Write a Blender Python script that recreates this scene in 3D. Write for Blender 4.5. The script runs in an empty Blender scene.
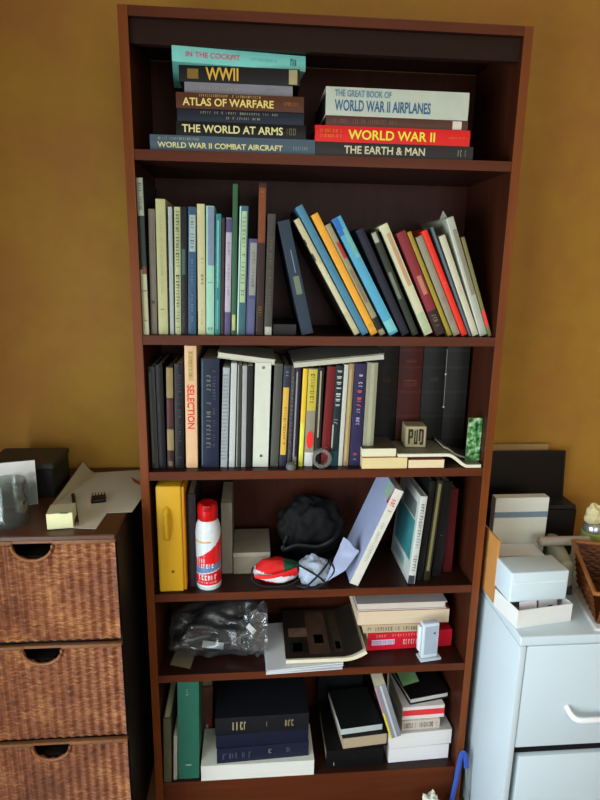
import bpy, bmesh, math, random
from mathutils import Vector, Matrix, noise
R = math.radians
SC = bpy.context.scene
COL = SC.collection

# ------------------------------------------------------------------ camera
CP = Vector((0.2776, -1.3944, 1.5571)); YAW, PITCH, ROLL, FPX = .0873, .2302, .0169, 576.2
_f = Vector((math.sin(YAW)*math.cos(PITCH), math.cos(YAW)*math.cos(PITCH), -math.sin(PITCH)))
_r0 = Vector((math.cos(YAW), -math.sin(YAW), 0)); _u0 = _r0.cross(_f)
_r = _r0*math.cos(ROLL) + _u0*math.sin(ROLL); _u = -_r0*math.sin(ROLL) + _u0*math.cos(ROLL)
cam = bpy.data.cameras.new('camera'); camo = bpy.data.objects.new('camera', cam); COL.objects.link(camo)
m = Matrix((_r, _u, -_f)).transposed().to_4x4(); m.translation = CP; camo.matrix_world = m
cam.sensor_fit = 'VERTICAL'; cam.sensor_height = 24; cam.lens = FPX/800*24; cam.clip_start = .02
SC.camera = camo
# ------------------------------------------------------------------ world, daylight, exposure
w = bpy.data.worlds.new('world'); SC.world = w; w.use_nodes = True
bg = w.node_tree.nodes['Background']; bg.inputs[0].default_value = (.86, .93, 1, 1); bg.inputs[1].default_value = .25
def area(name, loc, rot, sx, sy, power, col):
    l = bpy.data.lights.new(name, 'AREA'); l.shape = 'RECTANGLE'; l.size = sx; l.size_y = sy; l.energy = power; l.color = col
    o = bpy.data.objects.new(name, l); COL.objects.link(o); o.location = loc; o.rotation_euler = rot; return o
WX, WY0, WY1, WZ0, WZ1 = -.66, -2.5, -.55, .04, 1.62         # the low window in the left wall
RX, RY, VX0, VX1, VZ0, VZ1 = 2.3, -3.2, .1, 2.0, .85, 2.1     # an unseen window added behind the camera for frontal fill
area('left_window_daylight', (WX-.06, (WY0+WY1)/2, (WZ0+WZ1)/2), (0, R(-90), 0), WZ1-WZ0, WY1-WY0, 118, (.84, .93, 1))
area('rear_window_fill', ((VX0+VX1)/2, RY-.06, (VZ0+VZ1)/2), (R(90), 0, 0), VX1-VX0, VZ1-VZ0, 34, (.88, .95, 1))  # fill light added behind the camera to brighten the fronts
vs = SC.view_settings; vs.view_transform = 'Standard'; vs.look = 'None'; vs.gamma = 1; vs.use_curve_mapping = False; vs.exposure = 0
SC.display_settings.display_device = 'sRGB'

# ------------------------------------------------------------------ measuring helpers: a sight line meets a plane of the room
def sight(px, py): return _f + _r*((px-300)/FPX) - _u*((py-400)/FPX)
def AT(px, py, Y):
    d = sight(px, py); return CP + d*((Y-CP.y)/d.y)
def AZ(px, py, Z):
    d = sight(px, py); return CP + d*((Z-CP.z)/d.z)
def PX(v):
    d = Vector(v)-CP; z = d.dot(_f); return 300+FPX*d.dot(_r)/z, 400-FPX*d.dot(_u)/z

# ------------------------------------------------------------------ materials
GAIN = 1.22
def lin(c): return c/12.92 if c <= .04045 else ((c+.055)/1.055)**2.4
def C(rgb, g=None):
    g = GAIN if g is None else g
    lum = .2126*lin(rgb[0]/255)+.7152*lin(rgb[1]/255)+.0722*lin(rgb[2]/255)
    g *= .5+.5*min(1, lum/.13)
    return tuple(min(.85, lin(v/255)*g) for v in rgb) + (1,)
_mats = {}
def nt(m): return m.node_tree.nodes, m.node_tree.links
def mat(rgb, rough=.5, var=.12, scale=40, g=None, metal=0, bump=0, coat=0):
    key = (tuple(rgb), rough, var, scale, g, metal, bump, coat)
    if key in _mats: return _mats[key]
    m = bpy.data.materials.new('surface'); m.use_nodes = True; n, l = nt(m); b = n['Principled BSDF']
    c = C(rgb, g); b.inputs['Roughness'].default_value = rough; b.inputs['Metallic'].default_value = metal
    b.inputs['Coat Weight'].default_value = coat; b.inputs['Specular IOR Level'].default_value = .5 if (coat or metal) else .26
    tc = n.new('ShaderNodeTexCoord'); nz = n.new('ShaderNodeTexNoise'); nz.inputs['Scale'].default_value = scale; nz.inputs['Detail'].default_value = 3
    mx = n.new('ShaderNodeMix'); mx.data_type = 'RGBA'
    mx.inputs[6].default_value = tuple(v*(1-var) for v in c[:3])+(1,); mx.inputs[7].default_value = tuple(min(.9, v*(1+var)) for v in c[:3])+(1,)
    l.new(tc.outputs['Object'], nz.inputs['Vector']); l.new(nz.outputs['Fac'], mx.inputs[0]); l.new(mx.outputs[2], b.inputs['Base Color'])
    if bump:
        bp = n.new('ShaderNodeBump'); bp.inputs['Strength'].default_value = bump; bp.inputs['Distance'].default_value = .002
        l.new(nz.outputs['Fac'], bp.inputs['Height']); l.new(bp.outputs[0], b.inputs['Normal'])
    _mats[key] = m; return m
def pages_mat(rgb):
    key = ('pages', tuple(rgb))
    if key in _mats: return _mats[key]
    m = bpy.data.materials.new('page_edges'); m.use_nodes = True; n, l = nt(m); b = n['Principled BSDF']; b.inputs['Roughness'].default_value = .8
    tc = n.new('ShaderNodeTexCoord'); mp = n.new('ShaderNodeMapping'); mp.inputs['Scale'].default_value = (900, 4, 4)
    nz = n.new('ShaderNodeTexNoise'); nz.inputs['Scale'].default_value = 1; c = C(rgb)
    mx = n.new('ShaderNodeMix'); mx.data_type = 'RGBA'; mx.inputs[6].default_value = tuple(v*.78 for v in c[:3])+(1,); mx.inputs[7].default_value = tuple(min(.88, v*1.1) for v in c[:3])+(1,)
    l.new(tc.outputs['Object'], mp.inputs[0]); l.new(mp.outputs[0], nz.inputs['Vector']); l.new(nz.outputs['Fac'], mx.inputs[0]); l.new(mx.outputs[2], b.inputs['Base Color'])
    _mats[key] = m; return m
def wood(rgb_a, rgb_b, axis, rough=.38, spec=.4):
    m = bpy.data.materials.new('stained_wood'); m.use_nodes = True; n, l = nt(m); b = n['Principled BSDF']; b.inputs['Roughness'].default_value = rough
    b.inputs['Specular IOR Level'].default_value = spec
    tc = n.new('ShaderNodeTexCoord'); mp = n.new('ShaderNodeMapping'); s = [38, 38, 38]; s[axis] = 2.2; mp.inputs['Scale'].default_value = s
    nz = n.new('ShaderNodeTexNoise'); nz.inputs['Scale'].default_value = 1.6; nz.inputs['Detail'].default_value = 6; nz.inputs['Distortion'].default_value = .6
    mx = n.new('ShaderNodeMix'); mx.data_type = 'RGBA'; mx.inputs[6].default_value = C(rgb_a, 1); mx.inputs[7].default_value = C(rgb_b, 1)
    l.new(tc.outputs['Object'], mp.inputs[0]); l.new(mp.outputs[0], nz.inputs['Vector']); l.new(nz.outputs['Fac'], mx.inputs[0]); l.new(mx.outputs[2], b.inputs['Base Color'])
    bp = n.new('ShaderNodeBump'); bp.inputs['Strength'].default_value = .08; bp.inputs['Distance'].default_value = .001
    l.new(nz.outputs['Fac'], bp.inputs['Height']); l.new(bp.outputs[0], b.inputs['Normal']); return m
def clear_mat(tint=(1, 1, 1), gloss=.12, rough=.08, base=.12):
    key = ('clear', tint, gloss, rough, base)
    if key in _mats: return _mats[key]
    m = bpy.data.materials.new('clear_plastic'); m.use_nodes = True; n, l = nt(m); n.remove(n['Principled BSDF'])
    tr = n.new('ShaderNodeBsdfTransparent'); tr.inputs[0].default_value = tint+(1,)
    gl = n.new('ShaderNodeBsdfGlossy'); gl.inputs['Roughness'].default_value = rough
    df = n.new('ShaderNodeBsdfDiffuse'); df.inputs[0].default_value = (.6, .63, .63, 1)
    lw = n.new('ShaderNodeLayerWeight'); lw.inputs[0].default_value = .35
    ma = n.new('ShaderNodeMath'); ma.operation = 'MULTIPLY_ADD'; ma.inputs[1].default_value = .55; ma.inputs[2].default_value = gloss
    a = n.new('ShaderNodeMixShader'); a.inputs[0].default_value = base; c = n.new('ShaderNodeMixShader')
    l.new(lw.outputs['Facing'], ma.inputs[0]); l.new(tr.outputs[0], a.inputs[1]); l.new(df.outputs[0], a.inputs[2])
    l.new(ma.outputs[0], c.inputs[0]); l.new(a.outputs[0], c.inputs[1]); l.new(gl.outputs[0], c.inputs[2])
    l.new(c.outputs[0], n['Material Output'].inputs[0]); _mats[key] = m; return m

# ------------------------------------------------------------------ mesh helpers
def link(name, bm, m, parent=None, smooth=False):
    me = bpy.data.meshes.new(name); bm.normal_update(); bm.to_mesh(me); bm.free()
    if m: me.materials.append(m)
    if smooth:
        for p in me.polygons: p.use_smooth = True
        try: me.set_sharp_from_angle(angle=R(38))
        except Exception: pass
    o = bpy.data.objects.new(name, me); COL.objects.link(o)
    if parent: o.parent = parent
    return o
def tag(o, label, cat, group=None, kind=None):
    o['label'] = label; o['category'] = cat
    if group: o['group'] = group
    if kind: o['kind'] = kind
    return o
def empty(name, M, label, cat, group=None):
    o = bpy.data.objects.new(name, None); COL.objects.link(o); o.empty_display_size = .02
    if not isinstance(M, Matrix): M = Matrix.Translation(Vector(M))
    o.matrix_world = M; return tag(o, label, cat, group)
def box(bm, x0, x1, y0, y1, z0, z1, M=None, bev=0, seg=1):
    v = [bm.verts.new((x, y, z)) for z in (z0, z1) for y in (y0, y1) for x in (x0, x1)]
    fs = [bm.faces.new([v[i] for i in q]) for q in ((0, 2, 3, 1), (4, 5, 7, 6), (0, 1, 5, 4), (2, 6, 7, 3), (0, 4, 6, 2), (1, 3, 7, 5))]
    vv = v
    if bev:
        es = {e for f in fs for e in f.edges}
        r = bmesh.ops.bevel(bm, geom=list(es), offset=bev, segments=seg, profile=.5, affect='EDGES')
        vv = list({q for f in r['faces'] for q in f.verts} | {q for q in v if q.is_valid})
    if M is not None: bmesh.ops.transform(bm, matrix=M, verts=vv)
    return bm
def bx(*a, **k): return box(bmesh.new(), *a, **k)
def prism(bm, pts, z0, z1, M=None):
    """closed outline in XY pulled from z0 to z1"""
    a = [bm.verts.new((x, y, z0)) for x, y in pts]; b = [bm.verts.new((x, y, z1)) for x, y in pts]; n = len(pts)
    bm.faces.new(list(reversed(a))); bm.faces.new(b)
    for i in range(n): bm.faces.new((a[i], a[(i+1) % n], b[(i+1) % n], b[i]))
    bmesh.ops.recalc_face_normals(bm, faces=bm.faces[:])
    if M is not None: bmesh.ops.transform(bm, matrix=M, verts=a+b)
    return bm
def lathe(bm, prof, n=32, M=None):
    rings = []
    for r, z in prof:
        if r < 1e-6: rings.append([bm.verts.new((0, 0, z))])
        else: rings.append([bm.verts.new((r*math.cos(2*math.pi*k/n), r*math.sin(2*math.pi*k/n), z)) for k in range(n)])
    for a, b in zip(rings, rings[1:]):
        for k in range(n):
            q = (k+1) % n
            if len(a) == 1 and len(b) == 1: continue
            if len(a) == 1: bm.faces.new((a[0], b[q], b[k]))
            elif len(b) == 1: bm.faces.new((a[k], a[q], b[0]))
            else: bm.faces.new((a[k], a[q], b[q], b[k]))
    bmesh.ops.recalc_face_normals(bm, faces=bm.faces[:])
    if M is not None: bmesh.ops.transform(bm, matrix=M, verts=[v for r in rings for v in r])
    return bm
def tube(bm, pts, rad, n=8, flat=None):
    pts = [Vector(p) for p in pts]; rings = []
    for i, p in enumerate(pts):
        t = (pts[min(i+1, len(pts)-1)]-pts[max(i-1, 0)]).normalized()
        ref = flat if flat is not None else (Vector((0, 0, 1)) if abs(t.z) < .9 else Vector((1, 0, 0)))
        a = t.cross(ref).normalized(); b = a.cross(t)
        ra, rb = rad if isinstance(rad, tuple) else (rad, rad)
        rings.append([bm.verts.new(p+a*ra*math.cos(2*math.pi*k/n)+b*rb*math.sin(2*math.pi*k/n)) for k in range(n)])
    for a, b in zip(rings, rings[1:]):
        for k in range(n): bm.faces.new((a[k], a[(k+1) % n], b[(k+1) % n], b[k]))
    bm.faces.new(list(reversed(rings[0]))); bm.faces.new(rings[-1])
    bmesh.ops.recalc_face_normals(bm, faces=bm.faces[:]); return bm
def spline(pts, k=8):
    pts = [Vector(p) for p in pts]; out = []
    for i in range(len(pts)-1):
        p0, p1, p2, p3 = pts[max(i-1, 0)], pts[i], pts[i+1], pts[min(i+2, len(pts)-1)]
        for j in range(k):
            t = j/k; out.append(.5*((2*p1)+(p2-p0)*t+(2*p0-5*p1+4*p2-p3)*t*t+(3*p1-p0-3*p2+p3)*t**3))
    return out+[pts[-1]]
def sheet(fn, nu, nv, th):
    """thin solid sheet: fn(u,v)->(x,y,z) lower face, th thickness along its normal"""
    bm = bmesh.new(); g = [[bm.verts.new(fn(i/nu, j/nv)) for j in range(nv+1)] for i in range(nu+1)]
    for i in range(nu):
        for j in range(nv): bm.faces.new((g[i][j], g[i+1][j], g[i+1][j+1], g[i][j+1]))
    bmesh.ops.recalc_face_normals(bm, faces=bm.faces[:])
    up = sum((f.normal.z for f in bm.faces))
    if up < 0: bmesh.ops.reverse_faces(bm, faces=bm.faces[:])
    bmesh.ops.solidify(bm, geom=bm.faces[:], thickness=-th); return bm
def blob(loc, size, seed, amp=.25, freq=2.0, sub=4, flat_z=None, sharp=1.0, M=None, lim=None):
    bm = bmesh.new(); bmesh.ops.create_icosphere(bm, subdivisions=sub, radius=1); so = Vector((seed*7.3, seed*3.1, seed*1.7))
    for v in bm.verts:
        p = v.co.copy(); a = noise.noise(p*freq+so)+.5*noise.noise(p*freq*2.3+so); a = math.copysign(abs(a)**sharp, a)
        q = p*(1+amp*a); q = Vector((q.x*size[0], q.y*size[1], q.z*size[2]))
        if M is not None: q = M @ q
        q += Vector(loc)
        if lim: q = Vector([max(a_, min(b_, c_)) for a_, b_, c_ in zip(lim[0], lim[1], q)])
        if flat_z is not None and q.z < flat_z: q.z = flat_z+.0003
        v.co = q
    return bm
_tx = {}
def text_verts(s, bold=.02):
    k = (s, bold)
    if k in _tx: return _tx[k]
    cu = bpy.data.curves.new('t', 'FONT'); cu.body = s; cu.size = 1; cu.offset = bold; cu.resolution_u = 3; cu.extrude = 0
    o = bpy.data.objects.new('t', cu); COL.objects.link(o); bpy.context.view_layer.update()
    me = bpy.data.meshes.new_from_object(o.evaluated_get(bpy.context.evaluated_depsgraph_get()))
    vs_ = [v.co.copy() for v in me.vertices]; fs = [tuple(p.vertices) for p in me.polygons]
    bpy.data.objects.remove(o); bpy.data.curves.remove(cu); bpy.data.meshes.remove(me)
    x0 = min(v.x for v in vs_); x1 = max(v.x for v in vs_); y0 = min(v.y for v in vs_); y1 = max(v.y for v in vs_)
    _tx[k] = ([((v.x-x0)/(x1-x0), (v.y-y0)/(y1-y0)) for v in vs_], fs); return _tx[k]
def text_bm(s, fn, bold=.02, bm=None):
    """letters filling a unit box, placed by fn(u,v)->point"""
    bm = bm or bmesh.new(); vs_, fs = text_verts(s, bold); q = [bm.verts.new(fn(u, v)) for u, v in vs_]
    for f in fs:
        try: bm.faces.new([q[i] for i in f])
        except ValueError: pass
    return bm
def strokes_bm(fn, seed, n=14, bm=None):
    """worn lettering too small to read: short upright strokes in a unit box"""
    bm = bm or bmesh.new(); rnd = random.Random(seed)
    for i in range(n):
        if rnd.random() < .14: continue
        u0 = (i+.12)/n; u1 = (i+.12+rnd.choice((.3, .45, .65)))/n; kind = rnd.random()
        rs = [(u0, u0+(u1-u0)*.45, 0, 1)]
        if kind < .6: rs.append((u0, u1, .75, 1))
        if kind < .35: rs.append((u0, u1, 0, .25))
        if kind > .7: rs.append((u1-(u1-u0)*.3, u1, .1, .9))
        for a, b, c, d in rs: bm.faces.new([bm.verts.new(fn(*q)) for q in ((a, c), (b, c), (b, d), (a, d))])
    return bm

# ------------------------------------------------------------------ books
NB = [0]
def make_book(M, t, h, d, cover, label, pages=(200, 190, 160), soft=False, bands=(), texts=(), marks=(), group=None, rough=.45, bulge=None, cat='book', name='book', face=None):
    NB[0] += 1; root = empty(name, M, label, cat, group)
    c = .0009 if soft else min(.0028, t*.2); b = (.0005 if soft else min(.0014, t*.1)) if bulge is None else bulge
    K = 7; sp = [(t*k/(K-1), -b*math.sin(math.pi*k/(K-1))) for k in range(K)]
    out = [(0, d)]+[(x, y+b) for x, y in sp]+[(t, d), (t-c, d), (t-c, b+c), (c, b+c), (c, d)]
    bm = prism(bmesh.new(), out, 0, h); link('cover', bm, mat(cover, rough, .1, 30), root)
    i = .0004 if soft else min(.004, h*.03)
    bm = bx(c*1.02, t-c*1.02, b+c+.0002, d-i, i, h-i); link('pages', bm, pages_mat(pages), root)
    def yb(x): return b-b*math.sin(math.pi*min(1, max(0, x/t)))
    for q in bands:
        z0, z1, col = q[:3]; fx0, fx1 = q[3:5] if len(q) > 3 else (.0, 1.0); bm = bmesh.new(); rr = []
        for k in range(K):
            x = t*(fx0+(fx1-fx0)*k/(K-1)); y = yb(x)
            rr.append([bm.verts.new((x, y-.0003, z)) for z in (z0*h, z1*h)]+[bm.verts.new((x, y+.0002, z)) for z in (z1*h, z0*h)])
        for a, e in zip(rr, rr[1:]):
            for k in range(4): bm.faces.new((a[k], e[k], e[(k+1) % 4], a[(k+1) % 4]))
        bm.faces.new(rr[0]); bm.faces.new(rr[-1]); bmesh.ops.recalc_face_normals(bm, faces=bm.faces[:])
        link('spine_panel', bm, mat(col, .5, .12, 60), root)
    for (s, z1, z0, xc, hf, col) in texts:
        fn = lambda u, v: ((xc+(v-.5)*hf)*t, -.0007, (z1+(z0-z1)*u)*h)
        link('title_lettering', text_bm(s, fn), mat(col, .45, .05), root)
    for k, (z1, z0, xc, hf, col, n) in enumerate(marks):
        fn = lambda u, v: ((xc+(v-.5)*hf)*t, -.0007, (z1+(z0-z1)*u)*h)
        link('spine_lettering', strokes_bm(fn, NB[0]*13+k, n), mat(col, .5, .05), root)
    if face:                                            # the front board's printed picture
        side, items = face
        for (y0, y1, z0, z1, col) in items:
            bm = bx(-.0004, .0002, y0*d, y1*d, z0*h, z1*h) if side == 'L' else bx(t-.0002, t+.0004, y0*d, y1*d, z0*h, z1*h)
            link('cover_print', bm, mat(col, .4, .35, 25), root)
    return root
def upright(zs, Y, blx, brx, tlx, tly, d, cover, label, **k):
    """spine measured by its lower corners' columns and its upper left corner, standing or leaning on a shelf at height zs"""
    X = AT(blx, 400, Y).x
    for _ in range(4): X = AT(blx, PX((X, Y, zs))[1], Y).x
    Xr = X+.02
    for _ in range(4): Xr = AT(brx, PX((Xr, Y, zs))[1], Y).x
    T = AT(tlx, tly, Y) if tlx else Vector((X, Y, AT(blx, tly, Y).z)); a = math.atan2(T.x-X, T.z-zs); t = (Xr-X)*math.cos(a)-.0006
    if abs(a) < R(.6): a = 0
    h = (T.z-zs)/max(.2, math.cos(a))
    z = zs+.0004
    if a > 0: X, z = Xr-t*math.cos(a), z+t*math.sin(a)
    M = Matrix.Translation((X, Y, z)) @ Matrix.Rotation(a, 4, 'Y')
    return make_book(M, t, h, d, cover, label, **k)
def lying(z, Y, X0, X1, t, d, cover, label, yaw=0, fore=False, **k):
    h = X1-X0; xc = (X0+X1)/2
    M = Matrix.Translation((xc, Y+(d if fore else 0), z+.0004)) @ Matrix.Rotation(R(yaw)+(math.pi if fore else 0), 4, 'Z') @ Matrix.Translation((h/2, 0, 0)) @ Matrix.Rotation(R(-90), 4, 'Y')
    return make_book(M, t-.0006, h, d, cover, label, **k)
# ------------------------------------------------------------------ the room
def struct(name, bm, m):
    o = link(name, bm, m); o['kind'] = 'structure'; return o
def wall_mat():
    m = bpy.data.materials.new('mottled_ochre_paint'); m.use_nodes = True; n, l = nt(m); b = n['Principled BSDF']; b.inputs['Roughness'].default_value = .75
    tc = n.new('ShaderNodeTexCoord'); z1 = n.new('ShaderNodeTexNoise'); z1.inputs['Scale'].default_value = 3.4; z1.inputs['Detail'].default_value = 5; z1.inputs['Roughness'].default_value = .6
    z2 = n.new('ShaderNodeTexNoise'); z2.inputs['Scale'].default_value = 17; z2.inputs['Detail'].default_value = 4
    mx = n.new('ShaderNodeMix'); mx.data_type = 'RGBA'; mx.inputs[6].default_value = C((146, 100, 38), 1.4); mx.inputs[7].default_value = C((152, 115, 30), 1.4)
    r = n.new('ShaderNodeValToRGB'); r.color_ramp.elements[0].position = .36; r.color_ramp.elements[1].position = .64
    m2 = n.new('ShaderNodeMix'); m2.data_type = 'RGBA'; m2.blend_type = 'MULTIPLY'; m2.inputs[7].default_value = (.80, .76, .74, 1)
    l.new(tc.outputs['Object'], z1.inputs['Vector']); l.new(tc.outputs['Object'], z2.inputs['Vector']); l.new(z1.outputs['Fac'], r.inputs[0]); l.new(r.outputs[0], mx.inputs[0])
    l.new(mx.outputs[2], m2.inputs[6]); l.new(z2.outputs['Fac'], m2.inputs[0]); l.new(m2.outputs[2], b.inputs['Base Color'])
    bp = n.new('ShaderNodeBump'); bp.inputs['Strength'].default_value = .15; bp.inputs['Distance'].default_value = .003; l.new(z2.outputs['Fac'], bp.inputs['Height']); l.new(bp.outputs[0], b.inputs['Normal']); return m
WM = wall_mat(); WYB = .292; CH = 2.5
struct('wall_back', bx(WX-.1, RX+.1, WYB, WYB+.1, -.06, CH), WM)
bm = bmesh.new()
box(bm, WX-.12, WX, RY, WY0, -.06, CH); box(bm, WX-.12, WX, WY1, WYB, -.06, CH); box(bm, WX-.12, WX, WY0, WY1, -.06, WZ0); box(bm, WX-.12, WX, WY0, WY1, WZ1, CH)
struct('wall_left', bm, WM)
struct('wall_right', bx(RX, RX+.1, RY, WYB, -.06, CH), WM)
bm = bmesh.new()
box(bm, WX-.12, VX0, RY-.12, RY, -.06, CH); box(bm, VX1, RX+.1, RY-.12, RY, -.06, CH); box(bm, VX0, VX1, RY-.12, RY, -.06, VZ0); box(bm, VX0, VX1, RY-.12, RY, VZ1, CH)
struct('wall_rear', bm, WM)
fw = wood((92, 60, 38), (120, 82, 52), 0, .4)
struct('floor', bx(WX-.1, RX+.1, RY, WYB+.1, -.16, -.06), fw)
struct('ceiling', bx(WX-.1, RX+.1, RY, WYB+.1, CH, CH+.1), mat((215, 210, 195), .8))
wf = mat((225, 222, 212), .4)
win = struct('window_1', bmesh.new(), None)
bm = bmesh.new(); f = .05
for y0, y1, z0, z1 in ((WY0, WY1, WZ0, WZ0+f), (WY0, WY1, WZ1-f, WZ1), (WY0, WY0+f, WZ0+f, WZ1-f), (WY1-f, WY1, WZ0+f, WZ1-f), ((WY0+WY1)/2-.02, (WY0+WY1)/2+.02, WZ0+f, WZ1-f)):
    box(bm, WX-.055, WX-.005, y0, y1, z0, z1)
link('window_frame', bm, wf, win); link('pane', bx(WX-.034, WX-.030, WY0+f, WY1-f, WZ0+f, WZ1-f), clear_mat((.97, .98, .98), .02, .02, 0), win)

win = struct('rear_fill_window', bmesh.new(), None); bm = bmesh.new()  # unseen window added to hold the rear fill light
for x0, x1, z0, z1 in ((VX0, VX1, VZ0, VZ0+f), (VX0, VX1, VZ1-f, VZ1), (VX0, VX0+f, VZ0+f, VZ1-f), (VX1-f, VX1, VZ0+f, VZ1-f), ((VX0+VX1)/2-.02, (VX0+VX1)/2+.02, VZ0+f, VZ1-f)):
    box(bm, x0, x1, RY-.055, RY-.005, z0, z1)
link('window_frame', bm, wf, win); link('pane', bx(VX0+f, VX1-f, RY-.034, RY-.030, VZ0+f, VZ1-f), clear_mat((.97, .98, .98), .02, .02, 0), win)

# ------------------------------------------------------------------ bookcase
FL = -.06
BW, BD, PT = .91, .285, .021
ZT, Z1, Z2, Z3, Z4, Z5, Z6 = 2.084, 1.8013, 1.3879, 1.043, .699, .4495, .09
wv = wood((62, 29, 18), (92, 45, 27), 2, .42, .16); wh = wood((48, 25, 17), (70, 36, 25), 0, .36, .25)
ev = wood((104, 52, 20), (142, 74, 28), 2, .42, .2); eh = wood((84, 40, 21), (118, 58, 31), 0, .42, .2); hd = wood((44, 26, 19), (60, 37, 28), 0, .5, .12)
bk = empty('bookcase', (BW/2, BD/2, FL), 'tall dark cherry wood bookcase with six loaded shelves against the ochre wall', 'bookcase')
def bpart(name, *a, m=wh):
    bm = bx(*a, bev=.0003); bmesh.ops.translate(bm, verts=bm.verts[:], vec=(-BW/2, -BD/2, -FL)); return link(name, bm, m, bk)
e = .0004
for x in (0, BW-PT):
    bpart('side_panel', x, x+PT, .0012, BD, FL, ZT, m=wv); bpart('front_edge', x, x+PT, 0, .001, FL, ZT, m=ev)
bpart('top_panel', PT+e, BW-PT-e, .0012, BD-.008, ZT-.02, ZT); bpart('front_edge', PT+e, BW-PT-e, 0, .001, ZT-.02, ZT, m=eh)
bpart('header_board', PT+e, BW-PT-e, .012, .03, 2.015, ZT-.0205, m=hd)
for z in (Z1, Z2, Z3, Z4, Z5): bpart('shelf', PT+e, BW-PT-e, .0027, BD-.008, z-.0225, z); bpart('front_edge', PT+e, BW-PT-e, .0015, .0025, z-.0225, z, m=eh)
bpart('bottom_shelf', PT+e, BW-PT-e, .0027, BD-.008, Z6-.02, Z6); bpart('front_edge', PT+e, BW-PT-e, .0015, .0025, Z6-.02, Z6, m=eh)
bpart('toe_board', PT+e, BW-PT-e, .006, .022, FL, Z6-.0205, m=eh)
bpart('back_panel', PT+e, BW-PT-e, BD-.007, BD, .02, ZT-.021, m=wv)

# ------------------------------------------------------------------ first shelf: two stacks lying flat, spines to the front
def stack(zs, Y, rows, G):
    z = zs
    for (x0, x1, yt, t, d, cover, label, yaw, dy, kw) in rows:
        X0 = AT(x0, yt, Y).x; X1 = AT(x1, yt, Y).x
        lying(z, Y+dy, X0, X1, t, d, cover, label, yaw=yaw, group=G, **kw); z += t
    return z
GOLD = (190, 150, 60); CREAM = (205, 200, 140)
G1 = 'war books lying in the left stack on the top shelf'
stack(Z1, .012, [
 (150, 315, 146, .034, .24, (72, 90, 102), 'grey-blue book reading COMBAT AIRCRAFT, lowest in the left stack on the top shelf', 0, 0,
   dict(texts=[('WORLD WAR II COMBAT AIRCRAFT', .955, .20, .38, .36, CREAM)], marks=[(.95, .70, .78, .18, (150, 160, 150), 22), (.15, .04, .4, .25, (130, 140, 140), 8)])),
 (176, 306, 130, .030, .22, (16, 16, 18), 'black book reading THE WORLD AT ARMS in the left stack on the top shelf', 0, .002,
   dict(texts=[('THE WORLD AT ARMS', .955, .18, .5, .56, (205, 198, 140))], marks=[(.15, .07, .5, .5, (120, 110, 80), 5)])),
 (177, 304, 118, .026, .22, (32, 42, 58), 'navy book with two short lines of small lettering, stacked under the brown atlas', 0, .004,
   dict(marks=[(.82, .2, .75, .2, (140, 138, 110), 34), (.62, .34, .35, .2, (140, 138, 110), 16)])),
 (176, 304, 104, .033, .22, (92, 50, 28), 'brown book reading ATLAS OF WARFARE in the left stack on the top shelf', 0, .002,
   dict(texts=[('ATLAS OF WARFARE', .95, .24, .42, .5, (215, 195, 110))], marks=[(.82, .34, .84, .16, (190, 160, 90), 32), (.16, .04, .5, .22, (170, 110, 60), 7)])),
 (184, 293, 92, .024, .20, (120, 120, 128), 'thin plain grey book between the brown atlas and the black WWII book', 0, .012,
   dict(marks=[(.86, .45, .5, .3, (150, 148, 140), 26), (.3, .1, .5, .3, (140, 138, 135), 10)])),
 (178, 300, 78, .034, .20, (30, 28, 28), 'black book with large gold WWII on its spine near the top of the left stack', -1.5, .012,
   dict(texts=[('WWII', .78, .51, .52, .78, (200, 160, 60))], bands=[(.84, .93, (120, 95, 40), .2, .8), (.02, .09, (150, 140, 100), .05, .95)])),
 (172, 307, 62, .032, .20, (112, 190, 180), 'aqua blue book with pink title lettering, topmost of the left stack', 6, .010,
   dict(texts=[('IN THE COCKPIT', .9, .5, .52, .34, (190, 70, 110))], marks=[(.44, .22, .5, .2, (90, 160, 155), 14), (.12, .07, .5, .45, (30, 60, 70), 3)])),
], G1)
G2 = 'books lying in the right stack on the top shelf'
stack(Z1, .012, [
 (315, 473, 154, .031, .24, (52, 50, 48), 'dark grey book reading THE EARTH & MAN, lowest in the right stack', 0, 0,
   dict(texts=[('THE EARTH & MAN', .82, .31, .5, .56, (190, 185, 150))], marks=[(.1, .04, .5, .5, (150, 145, 130), 4)])),
 (315, 470, 138, .035, .24, (200, 28, 24), 'red book reading WORLD WAR II in yellow in the right stack', 0, 0,
   dict(pages=(70, 60, 50), texts=[('WORLD WAR II', .79, .23, .48, .6, (225, 205, 60))], marks=[(.97, .83, .68, .2, (225, 130, 50), 14), (.97, .83, .36, .2, (225, 130, 50), 14), (.14, .02, .5, .12, (225, 110, 50), 16)])),
 (326, 469, 126, .022, .22, (92, 58, 48), 'thin brown book with a small white spine sticker in the right stack', .5, .006,
   dict(pages=(50, 44, 38), bands=[(.045, .11, (200, 195, 180), .08, .92)], marks=[(.95, .5, .5, .4, (120, 85, 70), 30)])),
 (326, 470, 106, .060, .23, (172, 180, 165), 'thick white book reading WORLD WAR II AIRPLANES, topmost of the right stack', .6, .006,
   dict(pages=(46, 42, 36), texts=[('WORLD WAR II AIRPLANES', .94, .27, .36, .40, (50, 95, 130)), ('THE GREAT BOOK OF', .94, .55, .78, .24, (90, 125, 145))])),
], G2)

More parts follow.
